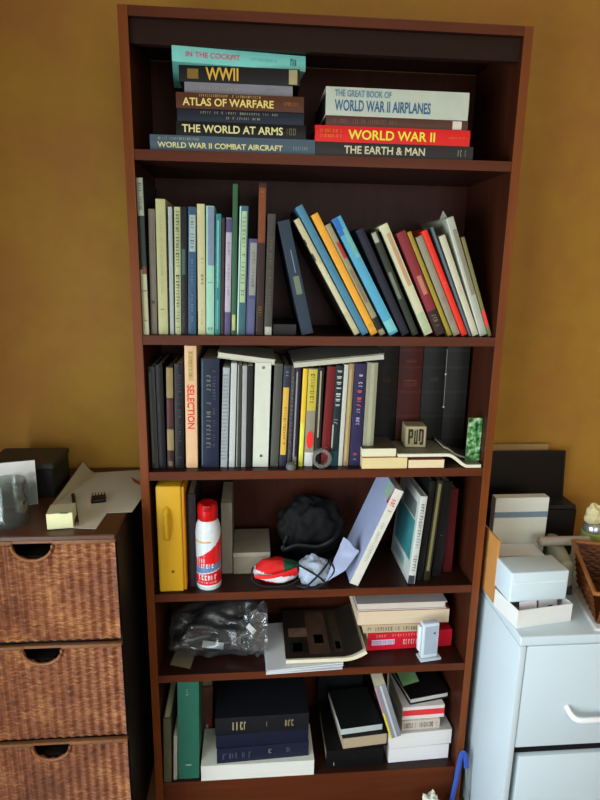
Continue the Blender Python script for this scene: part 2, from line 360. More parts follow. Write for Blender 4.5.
# ------------------------------------------------------------------ second shelf: a row of upright and leaning books
G = 'row of books on the second shelf'
def r2(bl, br, tl, ty, d, cover, label, Y=.02, **k): return upright(Z2, Y, bl, br, tl, ty, d, cover, label, group=G, **k)
LM = (170, 170, 140)
r2(143.3, 149.6, None, 178, .2, (172, 172, 136), 'leftmost book on the second shelf, upper spine green-grey, lower spine cream', Y=.010, face=('R', [(0, 1, 0, 1, (34, 38, 34))]), pages=(70, 70, 60),
   bands=[(.775, .998, (140, 148, 128)), (.43, .77, (48, 62, 52)), (.40, .45, (120, 70, 40), .3, 1)], marks=[(.97, .8, .5, .5, (70, 80, 70), 12), (.3, .27, .5, .6, (100, 95, 70), 1), (.1, .06, .5, .6, (90, 85, 70), 2)])
r2(150.6, 157.2, 147.7, 209, .2, (104, 96, 84), 'taupe grey narrow book second from the left end of the second shelf', marks=[(.28, .24, .5, .4, (70, 60, 60), 1), (.85, .5, .5, .3, (120, 110, 95), 14)])
r2(158.5, 168, 155, 199, .2, (166, 166, 118), 'pale yellow-green thick book near the left end of the second shelf', marks=[(.20, .17, .45, .35, (90, 90, 70), 1), (.9, .3, .5, .2, (150, 150, 105), 30)])
r2(170, 174, 167.6, 207, .19, (150, 158, 158), 'thin silver white booklet beside the pale yellow-green book', soft=True)
r2(175, 181, 173.8, 207, .2, (160, 168, 122), 'pale green book with a long column of black lettering down its spine', marks=[(.97, .04, .5, .5, (45, 50, 40), 38)])
r2(181.6, 187.6, 180.2, 207, .2, (22, 22, 26), 'black book with a small green patch and dotted lettering on the spine', bands=[(.48, .68, (60, 90, 80), .1, .7)], marks=[(.45, .05, .4, .4, (70, 80, 75), 22)])
r2(188, 196, 187.8, 207, .2, (52, 84, 112), 'blue book with a pale mottled panel on the upper spine', bands=[(.66, .94, (150, 168, 160), .15, .9)], marks=[(.92, .68, .5, .4, (70, 95, 105), 10), (.6, .1, .5, .2, (100, 140, 160), 20)])
r2(198, 205.5, 196.6, 204, .2, (182, 176, 132), 'cream yellow book between the blue book and the mint book', marks=[(.6, .35, .6, .25, (120, 110, 80), 8), (.2, .08, .5, .2, (150, 140, 100), 8)])
r2(206, 214, 205.8, 206, .2, (140, 188, 165), 'mint green book with a dusty blue upper spine', bands=[(.55, .995, (110, 128, 148), .2, 1)], marks=[(.06, .03, .5, .6, (70, 120, 100), 4), (.42, .38, .5, .6, (90, 120, 115), 2)])
r2(214.6, 220, 215.6, 214, .2, (44, 118, 116), 'narrow teal book with a light stripe down the spine', bands=[(.4, .95, (110, 175, 165), .3, .6), (.05, .3, (90, 160, 155), .35, .6)])
r2(220.6, 223.6, 221.6, 218, .18, (72, 46, 44), 'very thin dark maroon book beside the teal one', soft=True)
r2(224.2, 230, 226, 218, .2, (164, 158, 172), 'white and purple book leaning on the tall green book', bands=[(.88, .995, (82, 78, 118)), (.0, .2, (88, 78, 116))], marks=[(.8, .3, .5, .3, (130, 125, 140), 16)])
r2(231, 236, 232.6, 184, .2, (48, 92, 60), 'tall thin dark green book rising above its neighbours on the second shelf', bands=[(.03, .14, (160, 170, 100), .15, .8)])
r2(236.6, 245, 239.6, 206, .2, (56, 96, 104), 'mint and white book with a teal lower spine right of the tall green book', bands=[(.26, .96, (158, 180, 140), .25, .85), (.0, .995, (170, 200, 190), .0, .16)], marks=[(.92, .3, .55, .35, (90, 130, 100), 20)])
r2(245.6, 254.2, 248.6, 239, .19, (76, 74, 116), 'short blue book with a grey spine panel on the second shelf', bands=[(.42, .96, (132, 134, 126), .2, .95), (.02, .38, (86, 90, 122), .2, .95)], marks=[(.9, .5, .6, .3, (100, 100, 110), 12)])
r2(255.4, 263, 258.6, 183, .2, (58, 36, 26), 'tall brown book with a rust orange upper spine on the second shelf', bands=[(.62, .97, (124, 66, 34), .05, .95)], marks=[(.2, .12, .5, .5, (130, 90, 40), 4), (.95, .9, .5, .4, (150, 90, 60), 2)])
r2(263.8, 271.6, 267.6, 214, .2, (72, 68, 60), 'charcoal book with a pale tag at its spine foot on the second shelf', bands=[(.0, .07, (170, 170, 160), .1, .95)], marks=[(.9, .2, .55, .3, (98, 92, 80), 26)])
r2(302, 314, 277.5, 222, .2, (44, 60, 76), 'dark navy book leaning left alone in the gap, small olive label on its spine', bands=[(.36, .52, (100, 112, 92), .3, .8), (.55, .75, (110, 130, 150), .55, .62)])
o = lying(Z2, .03, AT(273, 334, .03).x, AT(296, 334, .03).x, .026, .17, (44, 38, 36), 'small dark brown book lying flat behind the leaning navy book', group=G, soft=True)
def lean(*a, **k): return r2(*a, **k)
lean(354.5, 361.6, 293.5, 221, .21, (178, 172, 134), 'cream book with a ragged torn spine edge, leftmost of the leaning group', face=('L', [(.0, 1, 0, 1, (40, 36, 30))]), bands=[(.66, .72, (60, 55, 45), 0, .25), (.8, .84, (60, 55, 45), 0, .2), (.2, .62, (188, 184, 150), .1, .9)])
lean(362.4, 370.6, 295.5, 208, .21, (64, 116, 140), 'tall steel blue book leaning between the torn cream book and the orange book', marks=[(.8, .4, .5, .25, (80, 130, 150), 20)])
lean(371.4, 379.6, 311, 216, .21, (212, 150, 44), 'bright orange yellow book leaning left on the second shelf', marks=[(.09, .05, .5, .5, (120, 90, 40), 2)])
lean(380.6, 387, 325, 226, .2, (138, 132, 100), 'olive and red patterned thin book leaning between the orange book and the bright blue book', bands=[(.70, .84, (170, 50, 44), .4, 1), (.05, .16, (40, 40, 36)), (.3, .6, (120, 104, 84), .2, .8)])
lean(390, 400.6, 332, 220, .21, (76, 150, 178), 'bright blue thick book leaning left, darker blue at its head', bands=[(.86, .998, (44, 96, 168), 0, .6), (.66, .9, (110, 165, 150), .5, .9), (.02, .12, (110, 180, 180))])
lean(402.4, 411, 356, 231, .21, (36, 38, 52), 'near-black navy book leaning right of the bright blue book')
lean(413, 420, 371, 233, .2, (52, 60, 48), 'dark olive book with a pale sketchy pattern leaning in front of the white book', bands=[(.36, .62, (100, 106, 90), .1, .6), (.9, .99, (150, 150, 128), .0, .7)])
lean(424.4, 434.6, 378.6, 227, .21, (186, 186, 152), 'white book with a rust speckled spine in the middle of the leaning group', bands=[(.45, .92, (176, 140, 106), .45, .85), (.02, .2, (160, 176, 140), .2, .9)], face=('L', [(.0, 1, .0, .96, (46, 54, 42))]))
lean(437, 447, 396.5, 234, .2, (136, 44, 50), 'maroon book with a dark lower spine leaning in the right group', bands=[(.0, .24, (56, 44, 42)), (.4, .58, (170, 110, 90), .3, .8)], marks=[(.2, .05, .5, .5, (120, 100, 80), 6)])
lean(448.4, 453, 407.2, 233, .2, (144, 126, 42), 'narrow mustard yellow book leaning beside the maroon one')
lean(454, 461.4, 415.8, 238, .2, (134, 128, 108), 'grey beige book leaning left of the bright red book', marks=[(.4, .15, .5, .3, (150, 110, 120), 10)])
lean(462.2, 468.6, 421.6, 232, .2, (212, 46, 30), 'bright red thin book leaning left on the second shelf', marks=[(.55, .45, .5, .4, (230, 120, 100), 3)])
lean(469.4, 472, 431, 228, .2, (84, 100, 108), 'thin slate blue booklet leaning right of the bright red book', soft=True)
lean(472.8, 479.6, 439, 237, .2, (184, 180, 156), 'cream white book leaning beside the wide grey-white one', marks=[(.5, .4, .4, .3, (190, 150, 150), 3)])
wide = lean(480.2, 488.2, 446.0, 219, .21, (158, 162, 146), 'widest grey-white book of the leaning right group, dusty plastic jacket', bands=[(.0, .99, (186, 192, 180), .02, .14), (.35, .9, (128, 124, 104), .4, .95)])
lean(488.6, 492.2, 461.2, 238, .19, (112, 106, 60), 'thin olive booklet with a bright red tip at the right end of the second shelf', soft=True, bands=[(.10, .27, (226, 60, 54))])

bpy.context.view_layer.update(); iv = wide.matrix_world.inverted(); bm = bmesh.new()      # torn corner of its plastic jacket
q = [iv @ AT(x, y, .075) for x, y in ((438, 224), (443, 210.5), (449, 220))]; a = [bm.verts.new(v) for v in q]; b = [bm.verts.new(v+Vector((0, .001, 0))) for v in q]
bm.faces.new(a); bm.faces.new(b[::-1])
for i in range(3): bm.faces.new((a[i], b[i], b[(i+1) % 3], a[(i+1) % 3]))
bmesh.ops.recalc_face_normals(bm, faces=bm.faces[:]); link('jacket_corner', bm, mat((140, 142, 132), .4), wide)
# ------------------------------------------------------------------ third shelf
G = 'row of books on the third shelf'
def r3(bl, br, tl, ty, d, cover, label, Y=.03, **k): return upright(Z3, Y, bl, br, tl, ty, d, cover, label, group=G, **k)
r3(152.2, 158.8, 147.4, 367, .2, (62, 68, 66), 'worn dark grey-green book at the left end of the third shelf', bands=[(.05, .95, (92, 100, 96), .1, .4)])
r3(159.4, 166.4, 155.2, 365, .2, (22, 20, 22), 'plain black book second from the left on the third shelf')
r3(167.4, 174, 165.8, 367, .2, (60, 34, 28), 'narrow book with tan and maroon bands on the third shelf', bands=[(.70, .99, (132, 112, 72)), (.42, .68, (84, 42, 40)), (.18, .39, (136, 116, 78)), (.02, .07, (110, 92, 80), .2, .8)])
r3(175, 184, 174, 364, .2, (26, 24, 26), 'black book with faint grey lettering left of the beige one', marks=[(.9, .25, .55, .3, (78, 80, 90), 22), (.12, .09, .5, .5, (90, 90, 90), 3)])
r3(186, 197.6, 184, 346, .2, (206, 168, 128), 'tall beige book with red SELECTION lettering on the spine', rough=.6,
   texts=[('SELECTION', .69, .33, .48, .6, (206, 52, 50))], bands=[(.72, .96, (178, 154, 96), .3, .75)], marks=[(.95, .74, .5, .25, (130, 112, 70), 14)])
r3(201, 218.6, 200.8, 359, .21, (30, 42, 66), 'wide dark navy book with tarnished gold lettering on the third shelf', bands=[(.02, .98, (62, 92, 112), .04, .1)],
   marks=[(.90, .16, .42, .24, (104, 104, 88), 18), (.9, .62, .72, .16, (80, 84, 88), 10), (.58, .18, .72, .12, (80, 84, 88), 18)])
# spiral notebook, folders
nb = r3(220.4, 227.0, 222.8, 368, .2, (150, 158, 160), 'grey white notebook with a spiral wire edge on the third shelf', soft=True)
bm = bmesh.new()
for i in range(24):
    zc = .02+i*.0095
    tube(bm, [(.0095+.0085*math.cos(q*math.pi/5), -.001+.004*math.sin(q*math.pi/5), zc+q*.0006) for q in range(11)], .0007, 5)
link('spiral_wire', bm, mat((160, 165, 168), .3, .05, metal=1), nb)
r3(228.6, 234.4, 230.9, 363.5, .2, (172, 176, 172), 'thin white folder right of the spiral notebook', soft=True, pages=(190, 190, 184))
r3(235.4, 240, 237.4, 365, .19, (64, 66, 62), 'thin dark grey folder with pale page edges right of the white folder', soft=True, bands=[(.0, 1, (140, 144, 132), .1, .3)])
r3(240.8, 245.4, 242.4, 366, .19, (146, 146, 142), 'thin light grey folder left of the black folder', soft=True)
r3(246, 251.4, 247.6, 366, .2, (26, 26, 26), 'black folder against the white ring binder', soft=True)
bnd = r3(252.4, 268, 255, 363, .23, (190, 194, 178), 'white ring binder standing on the third shelf, two rivets on its spine', bulge=.0002, cat='binder', name='ring_binder', pages=(205, 205, 195))
for z in (.03, .262):
    bm = lathe(bmesh.new(), [(0, .0016), (.0035, .0014), (.004, 0)], 14, Matrix.Translation((.021, 0, z)) @ Matrix.Rotation(R(90), 4, 'X')); link('rivet', bm, mat((110, 112, 108), .35, .05, metal=1), bnd)
r3(270, 278, 274.6, 364, .2, (78, 80, 72), 'plain dark grey-green book right of the white binder')
r3(278.8, 286, 283.8, 366, .2, (50, 54, 72), 'navy book with a yellow spine label right of the white binder', bands=[(.12, .79, (196, 158, 60), .08, .85)], marks=[(.6, .22, .5, .3, (120, 92, 40), 14), (.95, .88, .5, .3, (150, 150, 150), 2)])
r3(286.8, 291, 291.6, 366, .2, (70, 62, 60), 'thin brown-black book between the yellow label book and the lilac edged one', marks=[(.9, .1, .5, .3, (120, 116, 110), 20)])
r3(291.6, 296.6, 296.2, 367, .2, (44, 38, 54), 'thin dark purple book with a pale streaked spine edge', bands=[(.1, .95, (120, 122, 130), .1, .4), (.02, .1, (110, 112, 110), .1, .9)])
r3(298, 302.6, 303.2, 369, .2, (208, 172, 42), 'thin bright yellow book on the third shelf', bands=[(.0, .45, (200, 204, 80), .05, .9)])
r3(303.4, 312.6, 308.4, 369, .2, (130, 124, 100), 'yellow and grey book with a red oval on its spine', bands=[(.58, .99, (176, 162, 58), .02, .98), (.15, .56, (128, 122, 104), .02, .98), (.0, .145, (190, 192, 188), .05, .95)], marks=[(.95, .62, .5, .4, (110, 100, 40), 12)])
r3(313.4, 319.4, 318.2, 368, .2, (40, 36, 34), 'thin black book with a cream stripe down its spine', bands=[(.3, .97, (150, 146, 116), .35, .6)])
r3(320.2, 328.6, 327.4, 367, .2, (116, 24, 24), 'dark red book in the middle of the third shelf', marks=[(.2, .1, .5, .4, (150, 80, 50), 3)])
r3(329.4, 337, 336.2, 366, .2, (30, 48, 52), 'black teal book with white block letters on the upper spine', bands=[(.0, .15, (30, 76, 88)), (.18, .42, (150, 150, 140), .02, .2)], marks=[(.96, .52, .5, .6, (170, 176, 170), 8), (.48, .42, .4, .5, (130, 135, 130), 2)])
r3(337.8, 342, 344.4, 365, .2, (176, 178, 166), 'thin white book between the black teal and the tan book', soft=True)
r3(342.8, 348, 349.2, 364, .2, (138, 116, 82), 'tan and rust streaked book left of the purple one', bands=[(.05, .95, (160, 142, 96), .2, .6), (.5, .68, (140, 130, 60), .1, .9)])
r3(348.8, 360.4, 355, 364, .21, (50, 44, 84), 'dark purple book with white and red lettering on the third shelf', marks=[(.90, .76, .55, .32, (190, 186, 196), 4), (.75, .58, .52, .36, (196, 80, 76), 5), (.57, .40, .5, .3, (170, 170, 190), 6), (.16, .1, .45, .3, (180, 70, 70), 2), (.1, .05, .45, .2, (140, 150, 160), 2)])
r3(361.4, 372, 367.4, 363, .21, (132, 130, 108), 'grey beige book with a pale centre band right of the purple one', bands=[(.0, .99, (150, 152, 126), .35, .7)])
# red oval on the grey and yellow book
for o in list(COL.objects):
    if o.get('label', '').startswith('yellow and grey book'):
        bm = bmesh.new(); cz = .27; vsx = [bm.verts.new((.0125+.0085*math.cos(2*math.pi*k/28), -.0014, .072+.024*math.sin(2*math.pi*k/28))) for k in range(28)]; bm.faces.new(vsx)
        link('red_oval', bm, mat((216, 44, 40), .4, .05), o)
# leather volumes further back
VY = .125
def vol(x0, x1, cover, label, hh=.312, **k):
    X0 = AT(x0, 400, VY).x; X1 = AT(x1, 400, VY).x
    return make_book(Matrix.Translation((X0, VY, Z3+.0004)), X1-X0-.0008, hh, .145, cover, label, group='leather volumes on the third shelf', bulge=.004, rough=.5, **k)
ribs = lambda col: [(z, z+.02, col) for z in (.14, .34, .56, .78, .93)]
vol(374, 397, (20, 19, 18), 'black leather volume just left of the maroon volume, behind the small block', bands=ribs((30, 28, 26)), marks=[(.70, .66, .5, .4, (90, 50, 44), 6), (.52, .49, .5, .35, (60, 56, 50), 6)])
vol(397.4, 421, (78, 28, 24), 'maroon leather volume behind the small block on the third shelf', bands=ribs((92, 36, 28)), marks=[(.86, .82, .5, .45, (130, 72, 50), 5), (.68, .62, .5, .6, (130, 72, 50), 6), (.3, .27, .5, .4, (130, 80, 50), 4)])
vol(421.4, 444, (28, 30, 28), 'black leather volume just right of the maroon volume', bands=ribs((38, 40, 36)), marks=[(.7, .66, .5, .4, (70, 72, 66), 6)])
vol(444.4, 467, (34, 33, 28), 'brown-black leather volume at the right end of the third shelf', bands=ribs((46, 42, 36)))
# fine chain with two beads
A, B = AT(447.5, 349, VY-.012), AT(443.5, 408, VY-.012)
ch = empty('bead_chain', (B.x, B.y, Z3+.3), 'thin silver chain with small beads hanging down between the black leather volumes', 'chain')
iv = ch.matrix_world.inverted(); bm = tube(bmesh.new(), [iv @ (A+(B-A)*t) for t in (0, .3, .6, 1)], .0008, 6); link('chain', bm, mat((112, 114, 110), .5), ch)
for t in (.42, .98):
    bm = bmesh.new(); bmesh.ops.create_icosphere(bm, subdivisions=2, radius=.0032, matrix=Matrix.Translation(iv @ (A+(B-A)*t))); link('bead', bm, mat((150, 150, 146), .5), ch, True)
# flat things lying on top of the row
def tilt_slab(name, pa, pb, Y, d, th, m, label, cat, nose=False, sag=0):
    A, B = AT(pa[0], pa[1], Y), AT(pb[0], pb[1], Y); L = (B-A).length; a = -math.atan2(B.z-A.z, B.x-A.x)
    M = Matrix.Translation(A) @ Matrix.Rotation(a, 4, 'Y'); root = empty(name, M, label, cat)
    return root, L
rt, L = tilt_slab('flat_folder', (217, 358), (275, 365.5), .03, .2, .012, None, 'white flat folder lying tilted on top of the spiral notebook and binder', 'folder')
for o in list(rt.children): pass
link('cover', bx(0, L, 0, .19, .0004, .0022, bev=.0008), mat((186, 190, 172), .5), rt); link('cover', bx(0, L, 0, .19, .0128, .0148, bev=.0008), mat((186, 190, 172), .5), rt)
link('pages', bx(.002, L-.002, .002, .186, .0023, .0127), pages_mat((186, 186, 166)), rt)
rt, L = tilt_slab('magazine', (294, 368), (384, 359.5), .03, .2, .016, None, 'floppy grey white magazine lying across the tops of the third shelf books', 'magazine')
def fm(u, v):
    return (u*L, v*.2, .0006+.004*math.sin(math.pi*u)*v)
bm = sheet(fm, 24, 8, .012+0); link('pages', bm, pages_mat((176, 176, 156)), rt)
bm = sheet(lambda u, v: (u*(L+.002), v*.2-.001*(1-v), .0132+.004*math.sin(math.pi*u)*v+.0012), 24, 8, .0012); link('cover', bm, mat((150, 152, 140), .4), rt)
# pile at the right
pz = Z3
X = lambda px, py, Y: AT(px, py, Y).x
GP = 'pile of paperbacks on the third shelf'
lying(Z3, .004, X(362, 467, .004), X(407, 467, .004), .031, .112, (186, 126, 62), 'orange covered paperback at the bottom left of the third shelf pile, page edges forward', fore=True, pages=(206, 190, 138), soft=True, group=GP)
lying(Z3+.031, .008, X(362, 455, .008), X(396, 455, .008), .024, .108, (84, 78, 64), 'white paged paperback lying on the orange one at the left end of the pile', fore=True, pages=(206, 204, 172), soft=True, group=GP)  # dark grey cover colour carries the shade on top of the pile
lying(Z3, .004, X(408.5, 467, .004), X(444, 467, .004), .024, .110, (150, 90, 70), 'cream paged paperback under the open magazine in the third shelf pile', fore=True, pages=(212, 196, 156), soft=True, group=GP)
xa, xb = X(398, 457, .004), X(481, 462, .004)
def zc(x):
    t = (x-xa)/(xb-xa); s = min(1, max(0, (t-.58)/.26)); s = s*s*(3-2*s); return Z3+.0325+(1-s)*.0+s*(-.0318)
mg = empty('magazine', (xa, .004, Z3+.03), 'limp open magazine draped over the pile and curving down to the shelf at right', 'magazine')
iv = mg.matrix_world.inverted()
bm = sheet(lambda u, v: iv @ Vector((xa+u*(xb-xa), .002+v*.112, zc(xa+u*(xb-xa)))), 40, 8, .008); link('pages', bm, pages_mat((206, 206, 184)), mg, True)
bm = sheet(lambda u, v: iv @ Vector((xa+u*(xb-xa), .003+v*.112, zc(xa+u*(xb-xa))+.0085)), 40, 8, .0008); link('cover', bm, mat((112, 106, 88), .3, .35, 14), mg, True)
xc, xd = X(443, 450, .03), X(479, 455, .03)
cm = empty('magazine', (xc, .03, Z3+.02), 'small dark magazine with a curled pale edge lying in front of the green card', 'magazine'); iv = cm.matrix_world.inverted()
def zcu(u): return max(Z3+.0108+.036*(1-u)**2.2, zc(xc+u*(xd-xc))+.0106)
bm = sheet(lambda u, v: iv @ Vector((xc+u*(xd-xc), .035+v*.075, zcu(u)+.001)), 24, 6, .004); link('pages', bm, pages_mat((150, 148, 128)), cm, True)
bm = sheet(lambda u, v: iv @ Vector((xc+.004+u*(xd-xc-.006), .038+v*.072, zcu(u)+.0056)), 24, 6, .0006); link('cover', bm, mat((84, 84, 82), .3, .4, 20), cm, True)
# carved block
c0 = AT(404.5, 443, .055); c1 = AT(425, 443, .055); s = c1.x-c0.x
bl = empty('wooden_block', Matrix.Translation((c0.x, .05, Z3+.0428)) @ Matrix.Rotation(R(-3), 4, 'Z'), 'small pale wooden block with dark carved marks standing on the magazine pile', 'block')
link('body', bx(0, s, 0, s*.9, 0, s*1.05, bev=.0015), mat((138, 128, 96), .6), bl)
bm = bmesh.new(); dm = mat((58, 50, 36), .7)
for (a, b, c, d) in ((.14, .22, .18, .86), (.2, .34, .74, .86), (.28, .36, .5, .8), (.2, .34, .44, .54), (.42, .48, .16, .8), (.42, .58, .16, .26), (.52, .58, .16, .84), (.64, .72, .3, .88), (.7, .84, .14, .26), (.78, .86, .2, .84), (.64, .8, .76, .88)):
    box(bm, a*s, b*s, -.0008, .0004, c*s*1.05, d*s*1.05)
link('carving', bm, dm, bl)
bm = bmesh.new()
for (a, b, c, d) in ((.08, .92, .9, .96), (.08, .92, .06, .11), (.06, .11, .06, .96), (.9, .95, .06, .96)): box(bm, a*s, b*s, -.0012, .0004, c*s*1.05, d*s*1.05)
link('rim', bm, mat((160, 150, 118), .6), bl)
# green card
g0 = AT(465.5, 457, .029); g1 = AT(479.2, 457, .029)
gc = empty('photo_card', Matrix.Translation(((g0.x+g1.x)/2, .029, Z3+.0112)), 'green and white leafy picture card standing at the right end of the third shelf', 'card')
hw = (g1.x-g0.x)/2; hh = AT(472, 418, .029).z-Z3-.0112
def gm():
    m = bpy.data.materials.new('leafy_print'); m.use_nodes = True; n, l = nt(m); b = n['Principled BSDF']; b.inputs['Roughness'].default_value = .3
    tc = n.new('ShaderNodeTexCoord'); z = n.new('ShaderNodeTexNoise'); z.inputs['Scale'].default_value = 75; z.inputs['Detail'].default_value = 3
    r = n.new('ShaderNodeValToRGB'); r.color_ramp.elements[0].color = C((20, 52, 26)); r.color_ramp.elements[0].position = .36; r.color_ramp.elements[1].color = C((176, 196, 160)); r.color_ramp.elements[1].position = .68
    e = r.color_ramp.elements.new(.5); e.color = C((62, 128, 64)); l.new(tc.outputs['Object'], z.inputs['Vector']); l.new(z.outputs['Fac'], r.inputs[0]); l.new(r.outputs[0], b.inputs['Base Color']); return m
link('print', bx(-hw, hw, -.0006, .0006, 0, hh), gm(), gc); link('backing', bx(-hw, hw, .0007, .0018, 0, hh), mat((170, 172, 160)), gc)
bpy.context.view_layer.update()
# clear tape roll
tp = AT(321.5, 471, .014); rr = .0255
tr = empty('tape_roll', Matrix.Translation((tp.x, .012, Z3+rr+.0008)), 'clear tape roll standing on edge at the front of the third shelf', 'tape')
MX = Matrix.Rotation(R(-90), 4, 'X')
link('tape', lathe(bmesh.new(), [(rr, 0), (rr, .016), (rr-.006, .016), (rr-.006, 0), (rr, 0)], 40, MX), clear_mat((.9, .9, .88), .1, .15, .16), tr, True)
link('core', lathe(bmesh.new(), [(rr-.0062, .0), (rr-.0062, .016), (rr-.008, .016), (rr-.008, 0), (rr-.0062, 0)], 40, MX), clear_mat((.75, .74, .72), .1, .2, .22), tr, True)
q = AT(291, 463, .012); kn = lathe(bmesh.new(), [(0, 0), (.012, 0), (.0135, .004), (.0125, .014), (.008, .018), (0, .019)], 20, Matrix.Translation((q.x, .012, Z3+.0004)))
tag(link('jar_lid', kn, mat((92, 94, 90), .4), None, True), 'small dull grey lid lying at the front edge left of the tape roll', 'lid')

# ------------------------------------------------------------------ fourth shelf
Y = .012; a0 = AT(157.5, 592, Y); a1 = AT(182.5, 592, Y); top = AT(152, 487, Y); W = AT(183, 487, Y).x-AT(153.5, 487, Y).x; H = top.z-Z4
yc = empty('tool_case', (PT+.012, Y, Z4+.0006), 'yellow plastic tool case standing on end at the left of the fourth shelf', 'case')
ym = mat((206, 160, 34), .42, .06, 20); W = min(W, .072)
link('shell', bx(0, W*.9, 0, .22, 0, H, bev=.005, seg=3), ym, yc, True); link('shell', bx(W*.905, W, .004, .216, .003, H-.003, bev=.002, seg=2), mat((186, 124, 22), .42, .06, 20), yc, True)
pts = spline([(W*.36, .002, H*.80), (W*.36, -.012, H*.76), (W*.38, -.018, H*.66), (W*.36, -.012, H*.55), (W*.36, .002, H*.51)], 6)
link('handle', tube(bmesh.new(), pts, (.0075, .006), 10), ym, yc, True)
link('latch', lathe(bmesh.new(), [(0, .002), (.004, .0015), (.0042, 0)], 12, Matrix.Translation((W*.52, 0, H*.2)) @ Matrix.Rotation(R(90), 4, 'X')), mat((120, 92, 20), .5), yc)
b0 = AT(188, 580, .03)
make_book(Matrix.Translation((PT+.012+W+.004, .035, Z4+.0004)), .022, .27, .21, (48, 42, 50), 'dull charcoal purple book standing behind the yellow tool case', group='books standing on the fourth shelf')
# aerosol can
cy_ = .045; p0 = AT(197, 590, cy_); p1 = AT(221.5, 590, cy_); rad = (p1.x-p0.x)/2; cxn = (p0.x+p1.x)/2; HT = AT(209, 502, cy_).z-Z4
can = empty('aerosol_can', (cxn, cy_, Z4+.0005), 'red and white aerosol can with a red cap on the fourth shelf', 'spray can')
link('can_body', lathe(bmesh.new(), [(0, 0), (rad*.94, 0), (rad, .004), (rad, HT*.70), (rad*.93, HT*.755), (rad*.78, HT*.80), (rad*.72, HT*.815), (0, HT*.815)], 48), mat((205, 212, 214), .25, .03, coat=.3), can, True)
cap = link('cap', lathe(bmesh.new(), [(rad*.76, HT*.81), (rad*.80, HT*.825), (rad*.80, HT*.93), (rad*.74, HT*.985), (rad*.62, HT), (0, HT)], 40), mat((190, 16, 20), .3, .04), can, True)
link('nozzle', bx(-rad*.3, rad*.3, -rad*.83, -rad*.5, HT*.93, HT*1.0, bev=.003, seg=2), mat((168, 14, 18), .35, .04), cap, True)
me_bm = bmesh.new(); NA, NZ = 84, 90; ring = [[me_bm.verts.new(((rad+.0004)*math.sin(2*math.pi*i/NA), -(rad+.0004)*math.cos(2*math.pi*i/NA), HT*(.045+.64*j/NZ))) for i in range(NA)] for j in range(NZ+1)]
for j in range(NZ):
    for i in range(NA):
        fce = me_bm.faces.new((ring[j][i], ring[j][(i+1) % NA], ring[j+1][(i+1) % NA], ring[j+1][i]))
        th = (i+.5)/NA*2*math.pi; th = th-2*math.pi if th > math.pi else th; u = th/1.4; v = (j+.5)/NZ
        k = 0
        if v > .50+.42*(max(-1, min(1, u))*.5+.5)**1.4 and abs(u) < 1.25: k = 1
        if .82 < v < .86 and u < .2: k = 3
        if .27+.05*u < v < .40+.04*u: k = 2
        if .255+.05*u < v < .275+.05*u: k = 1
        if v < .03 or (v > .97): k = 1
        fce.material_index = k
lb = link('label', me_bm, None, can, True)
for c_ in ((208, 22, 30), (206, 216, 224), (96, 124, 168), (214, 160, 70)): lb.data.materials.append(mat(c_, .3, .04, coat=.3))
def oncan(za, zb, u0, u1): return lambda u, v: ((rad+.0012)*math.sin(u0+(u1-u0)*u), -(rad+.0012)*math.cos(u0+(u1-u0)*u), HT*(za+(zb-za)*v))
bm = strokes_bm(oncan(.335, .39, -1.0, .1), 5, 5); strokes_bm(oncan(.275, .325, -1.0, .5), 8, 7, bm); strokes_bm(oncan(.13, .19, -.8, .75), 9, 6, bm); strokes_bm(oncan(.09, .11, -.9, .8), 11, 14, bm)
link('label_lettering', bm, mat((225, 228, 230), .35, .02), can)
# pale book and white box behind the can
p0 = AT(222, 568, .10); p1 = AT(232.5, 568, .10); hh = AT(226, 503, .10).z-Z4
make_book(Matrix.Translation((p0.x, .10, Z4+.0004)), p1.x-p0.x, hh, .16, (126, 124, 112), 'pale grey book standing right behind the aerosol can', group='books standing on the fourth shelf', soft=True)
p0 = AT(233.5, 577, .095); p1 = AT(270, 572, .095)
wb = empty('flat_box', (p0.x, .095, Z4+.0004), 'low off-white carton behind the aerosol can and the cap', 'box')
link('tray', bx(0, p1.x-p0.x, 0, .15, 0, .052, bev=.001), mat((120, 114, 98), .6), wb); link('lid', bx(-.001, p1.x-p0.x+.001, -.001, .151, .0525, .066, bev=.001), mat((136, 130, 114), .6), wb)
# black bag
p = AT(316, 520, .17)
bb = empty('soft_bag', (p.x, .175, Z4+.0004), 'slumped black soft bag at the back of the fourth shelf', 'bag'); 
link('body', blob((-.014, .022, .088), (.1, .06, .104), 3, .17, 2.1, 5, flat_z=0, lim=((-.124, -.055, 0), (.082, .09, .2))), mat((9, 9, 10), .75, .2, 60), bb, True)
pts = spline([(-.085, -.05, .10), (-.1, -.06, .06), (-.06, -.064, .075), (0, -.066, .07), (.04, -.068, .09), (.06, -.05, .11)], 6)
link('strap', tube(bmesh.new(), pts, (.003, .007), 8), mat((22, 22, 24), .5), bb, True)
